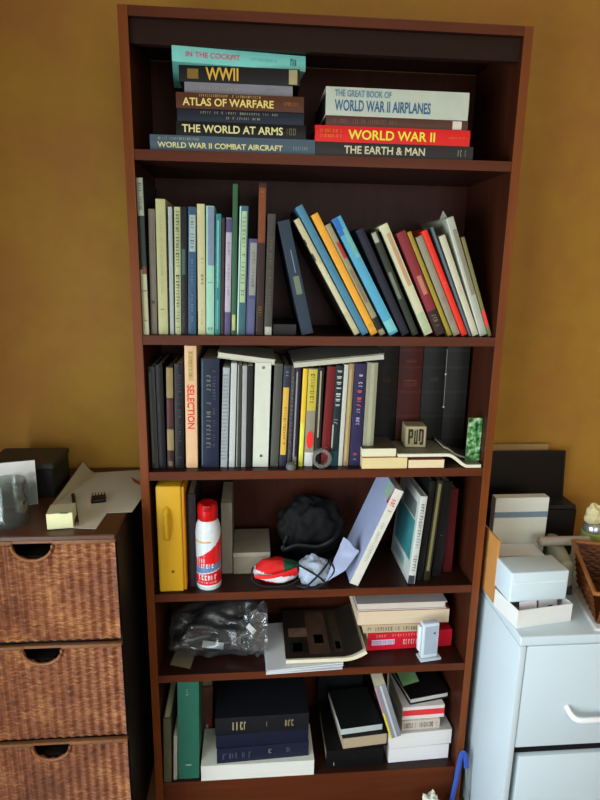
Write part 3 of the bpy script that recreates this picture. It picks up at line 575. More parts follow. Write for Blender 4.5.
# red, white and green cap
p0 = AT(254, 570, .06); p1 = AT(301, 570, .06); cw = (p1.x-p0.x)/2; cc = AT(277, 573, .06)
cp = empty('folded_cap', (cc.x, .055, Z4+.0004), 'folded cloth cap in red, white and green with dark piping', 'cap')
bm = blob((0, 0, .032), (cw, .032, .036), 8, .12, 1.7, 4, flat_z=0)
for f_ in bm.faces:
    c_ = f_.calc_center_median(); zz = c_.z+.18*c_.x
    f_.material_index = 2 if (c_.x > cw*.25 and c_.z > .036) else (0 if .032 < zz or zz < .006 else 1)
o = link('crown', bm, None, cp, True)
for c_ in ((196, 30, 30), (206, 206, 210), (30, 84, 56)): o.data.materials.append(mat(c_, .7, .15, 60, bump=.2))
link('piping', tube(bmesh.new(), spline([(-cw*1.02, -.012, .05), (-cw*1.08, -.03, .028), (-cw*.8, -.034, .008), (-cw*.2, -.037, .003), (cw*.5, -.035, .006), (cw*.95, -.026, .02)], 6), .0022, 6), mat((26, 28, 28), .5), cp, True)
link('stripe', tube(bmesh.new(), spline([(-cw*.95, -.026, .030), (-cw*.4, -.040, .034), (cw*.3, -.040, .044), (cw*.8, -.03, .05)], 6), (.002, .006), 6), mat((210, 30, 32), .6), cp, True)
# crumpled pale blue bag with cord
cc = AT(314, 574, .05)
pb = empty('crumpled_bag', (cc.x, .05, Z4+.0004), 'crumpled white and pale blue bag with black cord beside the cloth cap', 'bag')
link('body', blob((0, 0, .03), (.046, .034, .046), 14, .26, 2.0, 4, flat_z=0), mat((150, 162, 178), .45, .3, 50), pb, True)
for k, q in enumerate(([(-.05, -.02, .062), (-.02, -.034, .05), (.01, -.036, .03), (.03, -.034, .006), (.012, -.042, .002)], [(.045, -.01, .07), (.02, -.034, .05), (-.01, -.04, .02), (-.03, -.042, .004), (-.05, -.03, .002)], [(.04, -.02, .068), (.052, -.03, .045), (.03, -.042, .02), (0, -.046, .004)])):
    link('cord', tube(bmesh.new(), spline(q, 6), .0026, 6), mat((24, 26, 28), .5), pb, True)
# leaning books
G = 'books standing on the fourth shelf'
upright(Z4, .014, 348, 358, 393.5, 492, .17, (150, 160, 190), 'white spined paperback leaning far to the right with red marks near its head', group=G, soft=True, pages=(200, 200, 196),
  bands=[(.0, .999, (192, 192, 180))], marks=[(.90, .82, .45, .5, (206, 44, 50), 3), (.82, .76, .5, .5, (206, 44, 50), 2), (.68, .22, .5, .3, (150, 150, 138), 20)], face=('L', [(.04, .4, .86, .99, (140, 170, 150)), (.02, .10, .84, .995, (190, 40, 44))]))
ls = empty('plastic_sheet', (AT(335, 580, .03).x, .03, Z4+.0005), 'crumpled lavender sheet slumped against the leaning white spined paperback', 'sheet')
iv = ls.matrix_world.inverted()
E0, E1 = AT(325, 583, .006), AT(346, 570, .012); F0, F1 = AT(344, 537, .07), AT(359, 552, .035); Gp0, Gp1 = AT(356, 508, .10), AT(372, 527, .04)
def lsf(u, v):
    rows = [(E0, E1), (F0, F1)]; i = 0; t = u
    a = rows[i][0].lerp(rows[i+1][0], t); b = rows[i][1].lerp(rows[i+1][1], t); q = a.lerp(b, v)
    k = noise.noise(q*38)*.006; return iv @ Vector((q.x-.001+k, q.y+k, max(Z4+.001, q.z+k*.6)))
link('sheet', sheet(lsf, 22, 10, .0008), mat((150, 160, 188), .35, .15, 30), ls, True)
upright(Z4, .014, 407.5, 414.5, 420.5, 497, .2, (178, 184, 176), 'white book with a teal picture on its cover leaning right on the fourth shelf', group=G, pages=(200, 200, 190), bands=[(.0, .10, (60, 62, 66), .0, .9)],
  marks=[(.92, .14, .5, .45, (110, 104, 98), 24)], face=('L', [(.08, .9, .24, .70, (54, 124, 128)), (.3, .8, .08, .18, (120, 150, 150)), (.1, .7, .72, .9, (96, 110, 104))]))
upright(Z4, .03, 416.4, 422.4, 430, 482, .2, (20, 20, 20), 'black book leaning right beside the white book with the teal cover', group=G)
upright(Z4, .03, 423.4, 429.6, 437.6, 481, .2, (44, 40, 30), 'black book with a long olive gold spine strip leaning right on the fourth shelf', group=G, bands=[(.1, .97, (106, 100, 60), .25, .7)])
upright(Z4, .05, 431.4, 441, 443, 482, .19, (20, 18, 20), 'thick black book with a small pale dot, left of the dark red one', group=G, marks=[(.45, .42, .5, .2, (110, 110, 120), 1)])
upright(Z4, .075, 442.6, 452, 450, 489, .17, (96, 20, 24), 'dark red book at the right end of the fourth shelf', group=G)
# ------------------------------------------------------------------ fifth shelf
cl = clear_mat((.72, .74, .74), .035, .2, .045)
p = AT(222, 655, .12)
cb = empty('plastic_bag', (p.x, .13, Z5+.0004), 'crumpled clear plastic bag full of packaging on the fifth shelf', 'plastic bag')
link('film', blob((0, 0, .06), (.155, .09, .075), 21, .34, 1.7, 5, flat_z=.0, lim=((-.15, -.11, 0), (.135, .12, .19))), cl, cb, True)
link('film', blob((.11, -.03, .06), (.062, .05, .07), 33, .4, 2.2, 5, flat_z=.001, lim=((-.15, -.11, 0), (.135, .12, .19))), clear_mat((.8, .82, .82), .06, .15, .10), cb, True)
link('contents', blob((-.02, .0, .045), (.11, .06, .042), 12, .3, 2.2, 4, flat_z=.002), mat((24, 24, 26), .6, .4, 30), cb, True)
q0 = cb.matrix_world.inverted() @ AT(213, 645, .055); link('paper_tag', bx(-.03, .03, -.001, 0, -.009, .009, M=Matrix.Translation(q0) @ Matrix.Rotation(R(10), 4, 'Y') @ Matrix.Rotation(R(-30), 4, 'X')), mat((176, 180, 184), .5), cb)
q0 = cb.matrix_world.inverted() @ AT(251, 629, .05); link('paper_tag', bx(-.016, .016, -.001, 0, -.007, .007, M=Matrix.Translation(q0) @ Matrix.Rotation(R(50), 4, 'Y') @ Matrix.Rotation(R(-30), 4, 'X')), mat((200, 204, 206), .4), cb)
c = [AZ(*q, Z5+.003) for q in ((170, 664), (190, 668), (196, 651), (177, 648))]
bm = prism(bmesh.new(), [(v.x, v.y) for v in c], Z5+.0006, Z5+.0016); tag(link('card', bm, mat((112, 108, 88), .55), None), 'small tan card lying at the front left of the fifth shelf', 'card')
# papers and curled magazine
c = [AZ(*q, Z5) for q in ((266, 675), (342, 668), (338, 622), (262, 628))]
ps = empty('paper_sheets', (c[0].x, c[0].y, Z5+.0004), 'loose white papers under the dark covered magazine on the fifth shelf', 'papers')
for k in range(4):
    M = Matrix.Rotation(R((-1.5, .8, -.4, 1.2)[k]), 4, 'Z'); z = k*.0034
    bm = prism(bmesh.new(), [(v.x-c[0].x+.0015*k, v.y-c[0].y) for v in c], z, z+.0030, M); link('sheet', bm, mat((190, 194, 198), .6, .05), ps)
zm = Z5+.0155
m0, m1, m2 = AZ(286, 664, zm), AZ(366, 657, zm), AZ(281, 607, zm)
mgz = empty('magazine', (m0.x, m0.y, zm), 'thick magazine with a dark photo cover and curled right edge on the fifth shelf', 'magazine'); L = m1.x-m0.x; D = min(.235, BD-.02-m0.y)
def mz(u): return .0006+.022*max(0, (u-.72)/.28)**2
bm = sheet(lambda u, v: (u*L, v*D, mz(u)), 30, 6, .011); link('pages', bm, pages_mat((208, 202, 176)), mgz, True)
bm = sheet(lambda u, v: (u*L*.95-.001, .004+v*(D-.004), mz(u)+.0128), 30, 6, .0008); link('cover', bm, mat((50, 44, 38), .35, .5, 14), mgz, True)
def cprint(u0, u1, v0, v1, col):
    link('cover_picture', sheet(lambda u, v: ((u0+(u1-u0)*u)*L, (v0+(v1-v0)*v)*D, mz(u0+(u1-u0)*u)+.0139), 8, 3, .0003), mat(col, .4, .45, 40), mgz, True)
for q in ((.06, .30, .42, .60, (112, 86, 70)), (.06, .28, .10, .36, (40, 34, 30)), (.10, .22, .14, .30, (140, 132, 110)), (.30, .56, .08, .95, (84, 62, 50)), (.38, .50, .28, .45, (140, 128, 118)), (.62, .94, .1, .95, (64, 54, 40)), (.64, .9, .16, .3, (120, 74, 34))): cprint(*q)
# pile at right
GP = 'pile of books at the right of the fifth shelf'; yb_ = AZ(366, 650, Z5).y
def hp(z, x0, x1, py, dy=0): return AT(x0, py, yb_+dy).x, AT(x1, py, yb_+dy).x
yb_ = max(.03, min(.09, yb_))
x0, x1 = hp(0, 367, 452, 640); lying(Z5, yb_, x0, x1, .056, .17, (196, 26, 44), 'thick red book with a white label on its spine in the fifth shelf pile', yaw=2, soft=True, group=GP, bands=[(.68, .95, (190, 170, 190), .30, .62)], marks=[(.58, .34, .42, .3, (230, 190, 180), 8), (.95, .68, .46, .2, (150, 120, 150), 14), (.9, .4, .85, .16, (214, 130, 120), 16)])
x0, x1 = hp(0, 364, 438, 624); lying(Z5+.056, yb_, x0, x1, .030, .15, (176, 160, 130), 'cream spined paperback with dark lettering lying on the red book', soft=True, group=GP, marks=[(.95, .06, .42, .4, (96, 84, 74), 26)])
x0, x1 = hp(0, 358, 449, 610); lying(Z5+.086, yb_-.005, x0, x1, .046, .17, (160, 60, 50), 'thick cream paged book second from the top of the fifth shelf pile', fore=True, pages=(206, 186, 156), soft=True, group=GP)
x0, x1 = hp(0, 357, 447, 598); lying(Z5+.132, yb_-.004, x0, x1, .024, .17, (186, 176, 170), 'pale pinkish white book topmost of the fifth shelf pile', fore=True, pages=(196, 184, 170), group=GP)
p0 = AT(441, 640, .15)
p0 = AZ(453, 644, Z5); p1 = AZ(463, 643, Z5)
# small white device
d0 = AT(420.5, 662, .02); d1 = AT(437.5, 662, .02); hh = AT(428, 624, .02).z-Z5; wd = d1.x-d0.x
dv = empty('desk_device', Matrix.Translation((d0.x, .016, Z5+.0005)) @ Matrix.Rotation(R(8), 4, 'Z'), 'small upright white plastic device standing in front of the red book', 'device')
link('housing', bx(0, wd, 0, .022, .008, hh, bev=.004, seg=3), mat((186, 196, 204), .35, .03), dv, True); link('front_panel', bx(wd*.12, wd*.88, -.0012, .002, .02, hh*.93, bev=.0008), mat((150, 162, 172), .3, .04), dv)
link('side_grip', bx(-.009, -.0005, .004, .02, .03, hh*.92, bev=.003, seg=2), mat((206, 212, 218), .35, .03), dv, True); link('foot', bx(-.004, wd+.01, -.006, .028, 0, .0075, bev=.002, seg=2), mat((170, 176, 182), .4), dv, True)
link('button', lathe(bmesh.new(), [(0, .0016), (.003, .0012), (.0033, 0)], 12, Matrix.Translation((wd*.7, -.0012, hh*.74)) @ Matrix.Rotation(R(90), 4, 'X')), mat((80, 84, 88)), dv)

# ------------------------------------------------------------------ bottom shelf
G = 'books standing on the bottom shelf'
upright(Z6, .004, 163.8, 171.4, 163.0, 719, .2, (84, 84, 60), 'olive grey thin book at the left end of the bottom shelf', group=G)
upright(Z6, .012, 173.4, 177.2, 173.4, 736, .19, (156, 150, 142), 'short thin white booklet left of the thick green book', group=G, soft=True)
upright(Z6, .012, 178.2, 199, 177, 683, .13, (44, 104, 86), 'thick green book with tiny white marks standing on the bottom shelf', group=G, marks=[(.93, .86, .45, .1, (150, 190, 170), 3), (.2, .12, .5, .3, (180, 200, 186), 2)])
upright(Z6, .15, 200.4, 212, 201, 688, .12, (106, 66, 54), 'brown book with a red and white foot standing right of the thick green one', group=G, bands=[(.0, .45, (150, 50, 40), .7, .98), (.02, .3, (190, 170, 150), .45, .65)])
GT = 'heavy tomes stacked on the bottom shelf'; Yt = .002
x0, x1 = AT(201, 772, Yt).x, AT(314, 772, Yt).x
lying(Z6, Yt, x0-.0, x1, .052, .14, (196, 200, 190), 'thick white book lying flat under the navy tomes on the bottom shelf', group=GT, fore=True, pages=(214, 220, 206), soft=True)
x0, x1 = AT(217, 758, .012).x, AT(309, 752, .012).x
lying(Z6+.052, .012, x0, x1, .050, .22, (32, 38, 62), 'navy tome directly on the white book, faint marks on its spine', yaw=2.5, group=GT, marks=[(.95, .6, .5, .4, (70, 74, 94), 5), (.45, .4, .6, .3, (110, 110, 110), 1), (.25, .2, .6, .3, (90, 92, 100), 2)])
lying(Z6+.102, .014, x0-.002, x1-.002, .044, .22, (26, 34, 58), 'middle navy tome in the stack on the bottom shelf, plain spine with a tiny mark', yaw=2, group=GT, marks=[(.42, .39, .5, .3, (140, 140, 130), 1)])
lying(Z6+.146, .014, x0-.004, x1-.002, .056, .22, (30, 32, 38), 'black tome with gold tick marks, topmost of the stack on the bottom shelf', yaw=1, group=GT, marks=[(.94, .90, .5, .5, (150, 140, 100), 1), (.82, .66, .5, .5, (150, 140, 100), 4), (.46, .43, .5, .3, (130, 120, 90), 1), (.26, .16, .5, .4, (130, 120, 90), 3)])
# dark group in the middle
GD = 'dark books in the middle of the bottom shelf'
x0, x1 = AT(326, 765, .02).x, AT(383, 762, .02).x
lying(Z6, .02, x0, x1, .062, .20, (20, 20, 22), 'black book lying flat with a small pale dot on its spine, bottom shelf', group=GD, marks=[(.88, .82, .25, .18, (170, 170, 160), 1)])
x0, x1 = AT(337, 744, .02).x, AT(384, 742, .02).x
lying(Z6+.062, .024, x0, x1, .046, .18, (24, 24, 24), 'black book with tan page edges showing, lying under the white edged book', group=GD, yaw=5, fore=True, pages=(168, 152, 124))
x0, x1 = AT(335, 731, .03).x, AT(378, 728, .03).x
lying(Z6+.108, .034, x0, x1, .022, .16, (28, 28, 28), 'thin dark book with bright white page edges lying slanted on the tan edged book', group=GD, yaw=6, soft=True, fore=True, pages=(176, 186, 182))
x0, x1 = AT(318, 730, .2).x, AT(362, 730, .2).x
make_book(Matrix.Translation((x0, .222, Z6+.0004)), x1-x0, .29, .05, (24, 26, 28), 'wide black binder standing at the back of the bottom shelf', group=GD)
# white pile at right
GR = 'white books piled at the right of the bottom shelf'; Yr = .03
x0, x1 = AT(386.5, 752, Yr).x, AT(447, 750, Yr).x
lying(Z6, Yr, x0, x1, .054, .19, (64, 84, 150), 'white paged book with a blue cover, lowest of the right pile on the bottom shelf', group=GR, fore=True, pages=(220, 220, 226), soft=True, yaw=2)
lying(Z6+.054, Yr-.002, x0-.004, x1+.002, .052, .19, (176, 174, 166), 'thick white paged book directly on the lowest one of the right pile', group=GR, fore=True, pages=(216, 214, 210), soft=True, yaw=3)
x2, x3 = AT(402, 722, Yr+.01).x, AT(440, 720, Yr+.01).x
lying(Z6+.106, Yr+.008, x2, x3, .032, .17, (184, 172, 160), 'cream book with a line of dark lettering under the red striped one', group=GR, soft=True, yaw=2, marks=[(.95, .05, .5, .55, (92, 84, 80), 22)])
x2, x3 = AT(402, 710, Yr+.02).x, AT(444, 708, Yr+.02).x
lying(Z6+.138, Yr+.014, x2, x3, .044, .17, (206, 198, 192), 'white book with a broad red stripe along its spine, bottom shelf', group=GR, soft=True, yaw=2, bands=[(.0, .999, (206, 50, 54), .3, .75)])
x2, x3 = AT(398, 694, Yr+.05).x, AT(440, 690, Yr+.05).x
bbk = lying(Z6+.182, Yr+.03, x2, x3, .022, .17, (30, 26, 26), 'black book topmost of the right pile with a green card on it', group=GR, yaw=10, fore=True, pages=(186, 186, 178))
c = [AZ(*q, Z6+.2052) for q in ((403, 686), (419, 681), (413, 668), (396, 671))]
bm = prism(bmesh.new(), [(v.x, v.y) for v in c], Z6+.2049, Z6+.2059); tag(link('green_card', bm, mat((160, 208, 140), .5, .15, 60), None), 'light green card lying on the black book of the bottom shelf', 'card')
A = AT(389, 737, .022); T = AT(373, 686, .022); a = math.atan2(T.x-A.x, T.z-A.z); tt = .036
make_book(Matrix.Translation((A.x, .006, Z6+.1075)) @ Matrix.Rotation(a, 4, 'Y'), .034, (T-A).length, .15, (120, 124, 130), 'grey book with a yellow edge leaning left at the end of the right pile', group=GR, soft=True, bands=[(.0, .999, (176, 180, 184), .45, .62), (.0, .5, (206, 186, 50), .0, .16), (.5, .98, (180, 120, 130), .0, .12)])

# ------------------------------------------------------------------ things on the floor in front
p = AT(432, 797, -.05)
tag(link('crumpled_paper', blob((p.x, -.05, -.01), (.034, .028, .052), 6, .4, 2.6, 4, flat_z=-.0598), mat((196, 198, 182), .7), None), 'crumpled scrap of white paper on the floor at the foot of the bookcase', 'paper')
yy = -.02; P_ = lambda x, y: AT(x, y, yy)
pts = spline([P_(446, 830), P_(452, 800), P_(457, 776), P_(460.5, 758), P_(463, 752.5), P_(465.6, 757), P_(466.4, 768)], 7)
st = empty('carry_strap', (pts[0].x, yy, FL), 'blue webbing strap looped up between the bookcase and the white cabinet', 'strap'); iv = st.matrix_world.inverted()
pp = [P_(440, 870)]; pp = [Vector((pp[0].x, yy, FL+.003)), Vector((P_(443, 850).x, yy, FL+.02))]+pts[1:]
link('webbing', tube(bmesh.new(), [iv @ q for q in pp], (.0075, .0022), 10, flat=Vector((0, 1, 0))), mat((50, 84, 170), .6, .15, 80), st, True)
pts = spline([P_(466.4, 768), P_(467, 785), P_(468.6, 800), P_(471, 830)], 6); pts.append(Vector((P_(472, 860).x, yy, FL+.003)))
link('cord', tube(bmesh.new(), [iv @ q for q in pts], .0035, 8), mat((110, 116, 120), .5), st, True)

# ------------------------------------------------------------------ wicker dresser
DX0, DX1, DY0, DY1, DZ = -.402, -.031, -.158, .286, .955
dr = empty('wicker_dresser', ((DX0+DX1)/2, (DY0+DY1)/2, 0), 'brown wicker chest of drawers with dark wood sides, left of the bookcase', 'dresser')
ox, oy = (DX0+DX1)/2, (DY0+DY1)/2
def dbm(*a, **k):
    bm = bx(*a, **k); bmesh.ops.translate(bm, verts=bm.verts[:], vec=(-ox, -oy, 0)); return bm
dwd = wood((38, 24, 17), (58, 36, 24), 1, .4)
link('top_panel', dbm(DX0, DX1, DY0-.004, DY1, DZ-.012, DZ, bev=.002), wood((78, 46, 28), (104, 62, 38), 0, .4), dr)
for x in (DX0, DX1-.012): link('side_panel', dbm(x, x+.012, DY0+.012, DY1, .02, DZ-.0125), mat((22, 17, 14), .5), dr)
link('back_panel', dbm(DX0+.0125, DX1-.0125, DY1-.008, DY1, .03, DZ-.0125), dwd, dr)
for z in (.12, .404, .6765): link('divider', dbm(DX0+.0125, DX1-.0125, DY0+.014, DY1-.009, z-.004, z+.004), dwd, dr)
for x in (DX0+.02, DX1-.02):
    for y in (DY0+.03, DY1-.03): link('foot', dbm(x-.014, x+.014, y-.014, y+.014, FL, .0198), dwd, dr)
def wicker_mat(name, ca, cb, cc):
    m = bpy.data.materials.new(name); m.use_nodes = True; n, l = nt(m); b = n['Principled BSDF']; b.inputs['Roughness'].default_value = .42
    tc = n.new('ShaderNodeTexCoord'); mp = n.new('ShaderNodeMapping'); mp.inputs['Scale'].default_value = (46, 46, 190)
    z1 = n.new('ShaderNodeTexNoise'); z1.inputs['Scale'].default_value = 1; z1.inputs['Detail'].default_value = 2
    z2 = n.new('ShaderNodeTexNoise'); z2.inputs['Scale'].default_value = 9; z2.inputs['Detail'].default_value = 4
    r = n.new('ShaderNodeValToRGB'); r.color_ramp.elements[0].position = .3; r.color_ramp.elements[1].position = .72; r.color_ramp.elements[0].color = C(ca); r.color_ramp.elements[1].color = C(cc); e = r.color_ramp.elements.new(.5); e.color = C(cb)
    ad = n.new('ShaderNodeMath'); ad.operation = 'MULTIPLY_ADD'; ad.inputs[1].default_value = .55
    sc = n.new('ShaderNodeMath'); sc.operation = 'MULTIPLY'; sc.inputs[1].default_value = .45
    l.new(tc.outputs['Object'], mp.inputs[0]); l.new(mp.outputs[0], z1.inputs['Vector']); l.new(tc.outputs['Object'], z2.inputs['Vector'])
    l.new(z2.outputs['Fac'], sc.inputs[0]); l.new(z1.outputs['Fac'], ad.inputs[0]); l.new(sc.outputs[0], ad.inputs[2]); l.new(ad.outputs[0], r.inputs[0]); l.new(r.outputs[0], b.inputs['Base Color']); return m
wk = wicker_mat('woven_wicker', (84, 40, 22), (150, 84, 42), (222, 160, 100))
def weave(x0, x1, z0, z1, yf, hole=None, P=.0215, S=.0046, amp=.0044):
    nx = int((x1-x0)/P*6); nz = int((z1-z0)/S*4); bm = bmesh.new(); g = []
    for j in range(nz+1):
        z = z0+(z1-z0)*j/nz; row = int((z-z0)/S-1e-9); w = ((z-z0)/S) % 1
        r = []
        for i in range(nx+1):
            x = x0+(x1-x0)*i/nx; ph = (x-x0)/P*math.pi
            y = yf+.0035-amp*.5*math.cos(ph*2)-.0015*math.sin(math.pi*w)
            r.append(bm.verts.new((x-ox, y-oy, z)))
        g.append(r)
    for j in range(nz):
        for i in range(nx):
            x = x0+(x1-x0)*(i+.5)/nx; z = z0+(z1-z0)*(j+.5)/nz
            if hole and z > hole[2]-hole[1] and ((x-hole[0])/.042)**2+((hole[2]-z)/hole[1])**2 < 1: continue
            bm.faces.new((g[j][i], g[j][i+1], g[j+1][i+1], g[j+1][i]))
    bmesh.ops.solidify(bm, geom=bm.faces[:], thickness=.0025)
    return bm
HX = -.2165
for z0, z1 in ((.683, .9415), (.4105, .671), (.1255, .3985)):
    d = link('drawer', dbm(DX0+.014, DX1-.014, DY0+.0155, DY0+.4, z0+.004, z1-.045), mat((26, 17, 12), .7), dr)
    f_ = link('woven_front', weave(DX0+.002, DX1-.002, z0, z1-.006, DY0+.001, (HX, .036, z1-.010)), wk, d, True)
    bm = bmesh.new(); box(bm, DX0+.001-ox, HX-.043-ox, DY0-oy, DY0+.014-oy, z1-.011, z1, bev=.003, seg=2); box(bm, HX+.043-ox, DX1-.001-ox, DY0-oy, DY0+.014-oy, z1-.011, z1, bev=.003, seg=2); box(bm, HX-.044-ox, HX+.044-ox, DY0+.002-oy, DY0+.012-oy, z1-.007, z1)
    link('rim', bm, mat((118, 78, 48), .5, .35, 120), d, True)
    pts = [(HX-ox+.045*math.cos(t), DY0-.001-oy, z1-.010-.038*math.sin(t)) for t in [math.pi*k/16 for k in range(17)]]
    link('hand_hole_trim', tube(bmesh.new(), pts, .0035, 8), mat((130, 84, 50), .5, .3, 150), d, True)
# ------------------------------------------------------------------ on the dresser
z = DZ
A, B = AZ(0, 505, z), AZ(55, 498, z)
bxx = empty('storage_box', (B.x-.1, .15, z+.0004), 'dark box with a dull lid at the back of the wicker dresser', 'box')
x0, x1 = -.40-(B.x-.1), .0998
link('body', bx(x0, x1, -.09, .04, 0, .078, bev=.002), mat((26, 24, 22), .5), bxx); link('lid', bx(x0-.003, x1+.003, -.093, .043, .0785, .094, bev=.002), mat((58, 54, 46), .5), bxx)
A, B, T = AZ(-6, 509, z), AZ(38, 504, z), AT(38, 463, .02)
pc = empty('photo_card', Matrix.Translation((A.x, A.y, z+.0006)) @ Matrix.Rotation(math.atan2(B.y-A.y, B.x-A.x), 4, 'Z') @ Matrix.Rotation(R(-8), 4, 'X'), 'grey landscape photograph propped against the dark box on the dresser', 'photograph')
def pm():
    m = bpy.data.materials.new('grey_landscape_print'); m.use_nodes = True; n, l = nt(m); b = n['Principled BSDF']; b.inputs['Roughness'].default_value = .25
    tc = n.new('ShaderNodeTexCoord'); sp = n.new('ShaderNodeSeparateXYZ'); z1 = n.new('ShaderNodeTexNoise'); z1.inputs['Scale'].default_value = 28; z1.inputs['Detail'].default_value = 6
    a = n.new('ShaderNodeMath'); a.operation = 'MULTIPLY_ADD'; a.inputs[1].default_value = 9; s = n.new('ShaderNodeMath'); s.operation = 'MULTIPLY_ADD'; s.inputs[1].default_value = .9; s.inputs[2].default_value = -.55
    r = n.new('ShaderNodeValToRGB'); e = r.color_ramp.elements; e[0].position = .22; e[0].color = C((90, 96, 92)); e[1].position = .75; e[1].color = C((215, 228, 224)); q = e.new(.45); q.color = C((150, 158, 152))
    l.new(tc.outputs['Object'], sp.inputs[0]); l.new(tc.outputs['Object'], z1.inputs['Vector']); l.new(z1.outputs['Fac'], s.inputs[0]); l.new(sp.outputs['Z'], a.inputs[0]); l.new(s.outputs[0], a.inputs[2]); l.new(a.outputs[0], r.inputs[0]); l.new(r.outputs[0], b.inputs['Base Color']); return m
L = (B-A).length; hh = .112
link('print', bx(0, L, -.0008, 0, .001, hh), pm(), pc); link('backing', bx(-.0005, L+.0005, .0001, .0014, 0, hh+.001), mat((180, 184, 176), .6), pc)
q = AZ(11, 524, z)
jr = empty('glass_jar', (q.x-.004, -.088, z+.0006), 'clear glass jar standing in front of the grey photograph on the dresser', 'jar'); r_ = .043
link('glass', lathe(bmesh.new(), [(0, 0), (r_*.95, 0), (r_, .006), (r_, .10), (r_*.98, .104), (r_*.93, .104), (r_*.93, .008), (0, .006)], 44), clear_mat((.76, .79, .77), .006, .08, .03), jr, True)
# paper sheets
pl = [(96, 529), (107, 513), (132, 512), (142.5, 497), (142, 470), (93, 473), (88, 474), (55, 503), (48, 527)]
pv = [AZ(*q, z+.001) for q in pl]
sh = empty('paper_sheets', (-.12, .05, z+.0004), 'large curling sheet of white paper spread on the wicker dresser', 'paper')
def sheetpoly(pts, zb, th):
    return prism(bmesh.new(), [(p.x+.12, min(p.y, .283)-.05) for p in pts], zb, zb+th)
link('sheet', sheetpoly(pv, .0004, .0010), mat((188, 186, 168), .65, .06, 12), sh)
Cn = AT(83, 462, .272); s0 = AZ(60, 500, z+.0016); s1 = AZ(96, 474, z+.0016); s2 = AZ(52, 507, z+.0016)
off = Vector((.12, -.05, -z-.0004))
def curl(u, v):
    a = s2.lerp(s1, u); b = AZ(52, 505, z+.002).lerp(Cn, u); q = a.lerp(b, v); return Vector((q.x, min(q.y, .28), q.z-.006*math.sin(math.pi*v)*u+.0008))+off
link('curled_corner', sheet(curl, 10, 8, .0008), mat((178, 170, 142), .65, .06, 12), sh, True)
rm = mat((150, 70, 44), .6); c = [AZ(*q, z+.002) for q in ((131, 477), (140, 482), (140, 485), (134, 482))]
link('red_scribble', sheetpoly(c, .0016, .0003), rm, sh)
c = [AZ(*q, z+.0022) for q in ((47, 530), (73, 528), (75.5, 512), (52, 513))]
zz = AT(48, 515.5, c[0].y).z-z
ang = math.atan2(c[1].y-c[0].y, c[1].x-c[0].x); pw = (c[1]-c[0]).length
npd = empty('note_pad', Matrix.Translation((c[0].x, c[0].y+.002, z+.0022)) @ Matrix.Rotation(ang, 4, 'Z'), 'thick pale yellow note pad block at the front of the dresser', 'note pad')
zz = max(.02, min(.04, zz))
link('pad', bx(0, pw, 0, .055, 0, zz-.0006), mat((206, 206, 160), .7, .05), npd); link('top_sheet', bx(.0002, pw-.0002, .0002, .0548, zz-.0005, zz), mat((176, 172, 140), .7, .05), npd)
c = AZ(65.5, 514, z+zz); link('green_mark', bx(-.012, .006, -.004, .004, 0, .0003, M=npd.matrix_world.inverted() @ Matrix.Translation((c.x, c.y, z+.0022+zz+.0001))), mat((110, 140, 90), .7), npd)
A, B = AZ(77.5, 526, z+.006), AZ(73, 495, z+.006)
pn = empty('ballpoint_pen', (A.x, A.y, z+.002), 'dark ballpoint pen lying on the paper beside the note pad', 'pen'); v = B-A; Ln = v.length
M = Matrix.Translation((0, 0, .0048)) @ v.to_track_quat('Z', 'Y').to_matrix().to_4x4()
link('barrel', lathe(bmesh.new(), [(0, .012), (.0035, .012), (.0045, .02), (.0045, Ln), (0, Ln+.001)], 16, M), mat((40, 34, 36), .35), pn, True)
link('tip', lathe(bmesh.new(), [(0, 0), (.0012, .001), (.0034, .0118), (0, .0119)], 16, M), mat((170, 172, 176), .25, .05, metal=.9), pn, True)
c = [AZ(*q, z+.002) for q in ((91, 504), (106, 502.5), (102, 493), (88, 494))]
bc = empty('bulldog_clip', Matrix.Translation((c[0].x, c[0].y, z+.002)) @ Matrix.Rotation(math.atan2(c[1].y-c[0].y, c[1].x-c[0].x), 4, 'Z'), 'small black comb toothed clip lying on the white paper', 'clip'); L = (c[1]-c[0]).length
link('body', bx(0, L, 0, .035, .0002, .009, bev=.002, seg=2), mat((20, 20, 20), .4), bc, True)
for k in range(5): link('tooth', bx(L*(.06+.2*k), L*(.12+.2*k), .0355, .046, .0004, .012), mat((20, 20, 20), .4), bc)

# ------------------------------------------------------------------ white filing cabinet
FX0, FX1, FY0, FY1, FZ = .937, 1.46, -.2, .28, .675
fm_ = mat((208, 224, 230), .38, .02, 10, .9); ox, oy = FX0, FY0
fc = empty('file_cabinet', (FX0, FY0, 0), 'white metal filing cabinet right of the bookcase', 'filing cabinet')
def fb(*a, **k): return bx(*a, **k)
w_, d_ = FX1-FX0, FY1-FY0
link('top_panel', fb(0, w_, 0, d_, FZ-.026, FZ, bev=.004, seg=3), fm_, fc, True)
for x in (0, w_-.018): link('side_panel', fb(x, x+.018, .0, d_, FL, FZ-.0262, bev=.002, seg=2), fm_, fc, True)
link('back_panel', fb(.0185, w_-.0185, d_-.01, d_, FL, FZ-.0265), fm_, fc); link('plinth', fb(.0185, w_-.0185, .01, .02, FL, .05), fm_, fc)
link('gap_backing', fb(.0185, w_-.0185, .056, .07, .05, FZ-.0265), mat((10, 8, 14), .8), fc); link('gap_fill', fb(.0185, w_-.0185, .012, .05, .322, .340), mat((14, 10, 20), .8), fc)  # near-black pieces behind and between the drawers draw the dark gap
